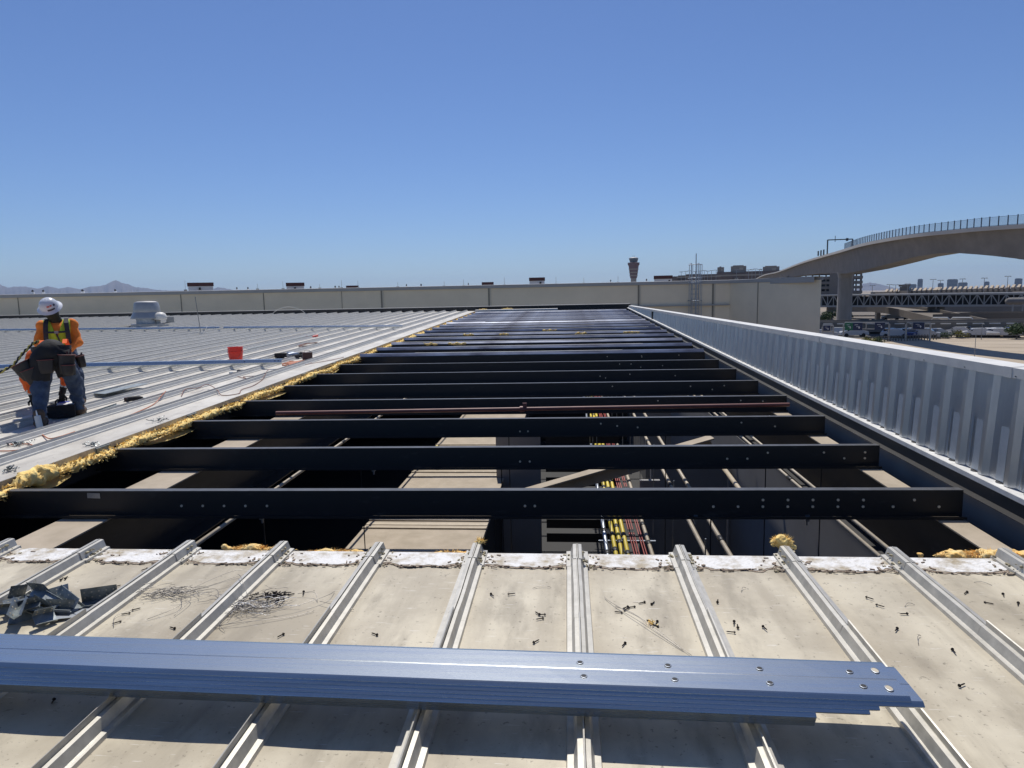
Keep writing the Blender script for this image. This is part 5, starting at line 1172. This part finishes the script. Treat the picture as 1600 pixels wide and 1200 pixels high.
for k,(a0,a1) in enumerate(((21.9,23.1),(23.5,24.3),(24.2,25.4))):
    p0=P(a0,165,z=GZ+.35);p1=P(a1,168,z=GZ+1.35)
    tag(MB().bar(p0,p1,.5,.5).bar(Vector((p0.x,p0.y+2,p0.z-.3)),Vector((p1.x,p1.y+2,p1.z-.3)),3,.3).build('sunlit_barrier_wall',M['lot']),['sunlit tan barrier wall left, between the pier and the ramp','sunlit tan barrier wall in the middle, below the curved ramp','sunlit tan barrier wall right, below the curved ramp'][k],'barrier')
# sign gantries
def sgn(az,D,zt,zb_,w,m_,label):
    c=P(az,D,z=(zt+zb_)/2); R=Matrix.Rotation(-math.radians(az),3,'Z'); t=thing('road_sign',label,'road sign',c)
    MB().box(c,(w,.12,zt-zb_),R).build('sign_face',m_,t)
    mb=MB(); n_=R@Vector((0,-.075,0))
    for k,(x,z,ww,hh) in enumerate(((-.1,.22,.34,.05),(.02,-.02,.28,.05))): mb.box(c+n_+R@Vector((x*w,0,z*(zt-zb_))),(ww*w,.02,hh*(zt-zb_)),R)
    mb.add([c+n_+R@Vector((w*(.18+x),-.01,(zt-zb_)*z)) for x,z in ((0,-.30),(.10,-.12),(.03,-.12),(.03,.05),(-.03,.05),(-.03,-.12),(-.10,-.12))],[(0,1,2,6),(2,3,4,5)])
    mb.build('white_marking',M['white'],t); return t
sgn(21.65,122,-3.55,-4.75,1.15,M['signg'],'green road sign beside the pier'); sgn(22.22,122,-3.55,-4.75,1.45,M['signb'],'navy road sign next to the green one'); sgn(23.7,122,-3.5,-4.65,1.4,M['signb'],'navy road sign at the right of the long gantry'); sgn(26.17,122,-3.5,-4.5,1.5,M['signb'],'navy road sign hung alone from the small gantry'); sgn(20.15,120,-3.9,-4.75,1.0,M['signb'],'navy road sign between the wall corner and the pier')
def gantry(a0,a1,D,zt,label):
    t=thing('sign_gantry',label,'gantry',P(a0,D,z=GZ)); p0=P(a0,D+.4,z=zt);p1=P(a1,D+.4,z=zt); mb=MB()
    mb.tube([(p0.x,p0.y,GZ),(p0.x,p0.y,zt-.3),p0+(p1-p0)*.03,p1-(p1-p0)*.03,(p1.x,p1.y,zt-.3),(p1.x,p1.y,GZ)],.13,6); mb.bar(p0-Vector((0,0,1.0)),p1-Vector((0,0,1.0)),.14)
    for k in range(1,4): c=p0.lerp(p1,k/4); mb.bar(c,c-Vector((0,0,1.0)),.1)
    mb.build('frame',M['walltrim'],t)
gantry(21.3,24.32,122,-3.55,'long sign gantry right of the pier'); gantry(25.39,26.9,122,-3.55,'small sign gantry above the parked cars'); gantry(19.85,20.6,120,-3.9,'sign gantry between the wall corner and the pier')
t=thing('hoop_frame','pale tubular hoop frames on the road behind the viaduct','hoop frames',P(27.5,165,z=GZ)); mb=MB()
for a0,a1 in ((26.95,28.0),(28.1,29.4)):
    for dD in (0,3): p0=P(a0,163+dD,z=-4.3);p1=P(a1,163+dD,z=-4.3); mb.tube([(p0.x,p0.y,GZ),(p0.x,p0.y,-4.7),p0+(p1-p0)*.08,p1-(p1-p0)*.08,(p1.x,p1.y,-4.7),(p1.x,p1.y,GZ)],.10,5)
mb.build('frame',M['coping'],t)
t=thing('fence','dark low guard fence between the lot and the parked cars','fence',P(26,124,z=GZ)); mb=MB()
for h in (.35,.75): mb.bar(P(22.8,118,z=GZ+h),P(27.5,127,z=GZ+h),.12); mb.bar(P(27.5,127,z=GZ+h),P(40,132,z=GZ+h),.12)
for k in range(26): mb.box(P(22.8+k*.18,118+k*.345,z=GZ+.45),(.12,.12,.9))
mb.build('rails',M['blackflange'],t)
lamp(29.63,92,-3.3,(),'dull metal pole standing in the tan lot','lot pole'); lamp(29.95,128,-4.0,(.25,),'short lamp post among the parked white cars','short lamp')
# cars
def carproto(cm,name='parked_car',van=False):
    t=thing(name,'x','car',(0,0,0)); hL,hW=2.2,.88
    side=[(-2.2,.35),(-2.22,.72),(-2.05,.92),(-1.45,1.0),(-.85,1.42),(.75,1.46),(1.55,1.02),(2.1,.95),(2.22,.7),(2.2,.35)] if not van else [(-2.2,.35),(-2.25,.9),(-1.7,1.05),(-1.1,1.72),(2.0,1.75),(2.2,1.0),(2.2,.35)]
    mb=MB(); rows=[]
    for s,k in ((-hW*.96,.96),(-hW,1),(hW,1),(hW*.96,.96)): rows.append([(x,s*(1 if z<1.05 else .80),z) for x,z in side])
    mb.strip([rows[1],rows[2]],0,False); n=len(side)
    mb.add(rows[1],[list(range(n))]); mb.add(rows[2],[list(reversed(range(n)))]); mb.build('body',cm,t,True,40)
    mb=MB()
    zt=1.40 if not van else 1.66
    for s in (-1,1): mb.add([(x,s*(hW*(1 if z<1.05 else .80)+.012),z) for x,z in ((-1.25,1.03),(-.78,zt-.03),(.68,zt),(1.35,1.05))],[(0,1,2,3) if s>0 else (3,2,1,0)])
    mb.add([(-1.47,-.7,1.04),(-1.47,.7,1.04),(-.9,.62,zt-.02),(-.9,-.62,zt-.02)],[(0,1,2,3)]); mb.add([(1.57,-.7,1.06),(1.57,.7,1.06),(.86,.62,zt+.01),(.86,-.62,zt+.01)],[(3,2,1,0)]); mb.build('windows',M['carglass'],t)
    for x in (-1.35,1.35):
        for s in (-1,1): MB().lathe([(0,-.11),(.31,-.11),(.33,-.06),(.33,.06),(.31,.11),(0,.11)],(x,s*.80,.33),14,Matrix.Rotation(PI/2,3,'X')).build('wheel',M['tyre'],t,True,40)
    mb=MB()
    for s in (-.62,.62): mb.box((-2.2,s,.72),(.06,.3,.12))
    mb.build('headlight',M['coping'],t); return t
protos={k:carproto(m_) for k,m_ in CARCOL.items()}; used={}
def car(col,az,D,rot,label,group='cars parked beyond the tan lot'):
    p=P(az,D,z=GZ+.02); o=protos[col] if col not in used else dup(protos[col]); used[col]=1
    o.location=p; o.rotation_euler=(0,0,rot-math.radians(az)); o['label']=label; o['group']=group; return o
cl=[('white',22.0,132),('silver',24.35,133),('white',24.75,131),('black',25.2,132),('white',25.55,134),('blue',25.85,131),('white',26.25,133),('silver',26.6,130),('white',26.55,134.5),('black',27.0,132),('white',27.25,133),
    ('white',29.75,135),('black',30.15,137),('white',30.45,136),('silver',30.75,138),('white',31.0,135),('white',31.35,136),('blue',31.6,138),('white',31.9,135),('black',30.0,139),('white',28.7,139),('silver',29.05,141)]
for k,(c_,a,D) in enumerate(cl): car(c_,a,D,rnd(-.25,.25)+(PI/2 if k%4==1 else 0),c_+' car parked %s'%('below the small sign gantry' if 24<a<27.5 else ('at the right beside the green tree' if a>29.5 else ('by the pier' if a<23 else 'behind the yellow-green bush'))))
for k,(c_,a,D) in enumerate((('white',28.4,196),('red',27.9,204),('black',28.75,198),('white',29.5,200),('white',25.7,205),('silver',24.4,205),('white',19.9,150),('white',20.4,152),('silver',19.95,128),('white',21.0,135))): car(c_,a,D,rnd(-.2,.2),c_+' car on the road %s the footbridge'%('under' if k<6 else 'left of'),'cars on the roads below the footbridge')
for k,m_ in list(protos.items()):
    if k not in used:
        for ch in list(m_.children): bpy.data.objects.remove(ch)
        bpy.data.objects.remove(m_)
# trees and bushes
def tree(label,az,D,h,w,mt,n=900,name='tree',trunk=.3):
    p=P(az,D,z=GZ+.01); t=thing(name,label,'tree' if name=='tree' else 'bush',p); rr=random.Random(int(az*100))
    mb=MB(); top=h*.6; mb.tube([p,p+Vector((.05*w,0,h*trunk)),p+Vector((0,0,top))],[.05*h,.035*h,.01*h],6)
    cl=[]
    for k in range(9):
        a=rr.uniform(0,6.28); r=w*.34*math.sqrt(rr.random()); z=h*(trunk+.15+.6*(1-trunk)*rr.random()); q=p+Vector((r*math.cos(a),r*math.sin(a),z)); cl.append(q); mb.tube([p+Vector((0,0,h*trunk*.8)),q],[.02*h,.006*h],4)
    mb.build('trunk',M['bark'],t)
    mb=MB()
    for k in range(n):
        q=cl[rr.randrange(9)]; d=Vector((rr.gauss(0,1),rr.gauss(0,1),rr.gauss(0,.75))).normalized()*w*.22*rr.random()**.5; c=q+d; u=Vector((rr.gauss(0,1),rr.gauss(0,1),rr.gauss(0,1))).normalized()*w*.035; v=u.cross(Vector((rr.gauss(0,1),rr.gauss(0,1),rr.gauss(0,1)))).normalized()*w*.028
        mb.add([c-u,c+v,c+u,c-v],[(0,1,2,3)])
    mb.build('crown',mt,t)
tree('bushy green tree at the right edge above the parked cars',31.9,131,2.3,3.4,M['leaf'],1500)
tree('yellow-flowering bush beside the parked white cars',28.75,131,1.35,2.6,M['leafy'],1100,'bush',.1); tree('low green bush left of the yellow one',27.85,130,.9,2.4,M['leaf'],800,'bush',.1)
tree('small green bush left of the short lamp post',28.2,134,1.2,1.8,M['leaf'],600,'bush',.1)
tree('dry low bush right of the pier base',22.9,115,.8,2.6,M['leafy'],700,'bush',.1); tree('dry low bush below the long sign gantry',23.7,116,.8,2.4,M['leaf'],700,'bush',.1); tree('dark green tree behind the pier under the curved ramp',21.5,190,2.6,3.5,M['leaf'],900)
tree('dark green tree between the wall corner and the pier',20.2,170,3.2,5,M['leaf'],900)

# ------------------------------------------------------------------ camera, sun, sky
YAW,PITCH,ROLL=(0.08262629957754639, 0.12747636685439273, 0.02007128639793479)
f0=Vector((-math.sin(YAW)*math.cos(PITCH),math.cos(YAW)*math.cos(PITCH),-math.sin(PITCH))); r0=Vector((math.cos(YAW),math.sin(YAW),0)); u0=r0.cross(f0)
r1=r0*math.cos(ROLL)-u0*math.sin(ROLL); u1=u0*math.cos(ROLL)+r0*math.sin(ROLL)
cam=bpy.data.cameras.new('camera'); co=bpy.data.objects.new('camera',cam); C.objects.link(co)
mw=Matrix((r1,u1,-f0)).transposed().to_4x4(); mw.translation=(0,0,H); co.matrix_world=mw
cam.sensor_width=36; cam.lens=1063*36/1600; cam.clip_start=.05; cam.clip_end=40000
sc=bpy.context.scene; sc.camera=co
SV=Vector((-.07,.47,.875)).normalized()
sl_=bpy.data.lights.new('sun','SUN'); sl_.energy=4.0; sl_.angle=math.radians(.53); sl_.color=(1,.955,.89); so=bpy.data.objects.new('sun',sl_); C.objects.link(so); so.rotation_euler=(-SV).to_track_quat('-Z','Y').to_euler()
w=bpy.data.worlds.new('World'); sc.world=w; w.use_nodes=True; nt=w.node_tree; sk=nt.nodes.new('ShaderNodeTexSky'); sk.sky_type='NISHITA'; sk.sun_disc=False
sk.sun_elevation=math.asin(SV.z); sk.sun_rotation=math.atan2(SV.x,SV.y); sk.altitude=340; sk.air_density=1.0; sk.dust_density=.35; sk.ozone_density=2.6
tn=nt.nodes.new('ShaderNodeMix'); tn.data_type='RGBA'; tn.blend_type='MULTIPLY'; tn.inputs['Factor'].default_value=1; tn.inputs[7].default_value=(.67,.80,1.08,1); nt.links.new(sk.outputs[0],tn.inputs[6]); nt.links.new(tn.outputs[2],nt.nodes['Background'].inputs[0]); nt.nodes['Background'].inputs[1].default_value=.078
sc.view_settings.view_transform='Standard'; sc.view_settings.look='None'; sc.view_settings.exposure=.14; sc.view_settings.gamma=1
hz=MB().b(-11600,11600,-650,11600,GZ-1,330).build('haze',None); hz.data.materials.clear(); hm=bpy.data.materials.new('air_haze'); hm.use_nodes=True; nt=hm.node_tree; nt.nodes.remove(nt.nodes['Principled BSDF']); pv=nt.nodes.new('ShaderNodeVolumePrincipled'); pv.inputs['Color'].default_value=(.48,.68,1,1); pv.inputs['Density'].default_value=.00006; pv.inputs['Anisotropy'].default_value=.2; nt.links.new(pv.outputs[0],nt.nodes['Material Output'].inputs['Volume']); hz.data.materials.append(hm); hz['kind']='stuff'
sc.cycles.volume_bounces=0
sc.cycles.max_bounces=6; sc.cycles.transparent_max_bounces=8
for o in C.objects:
    if '_o' in o: del o['_o']
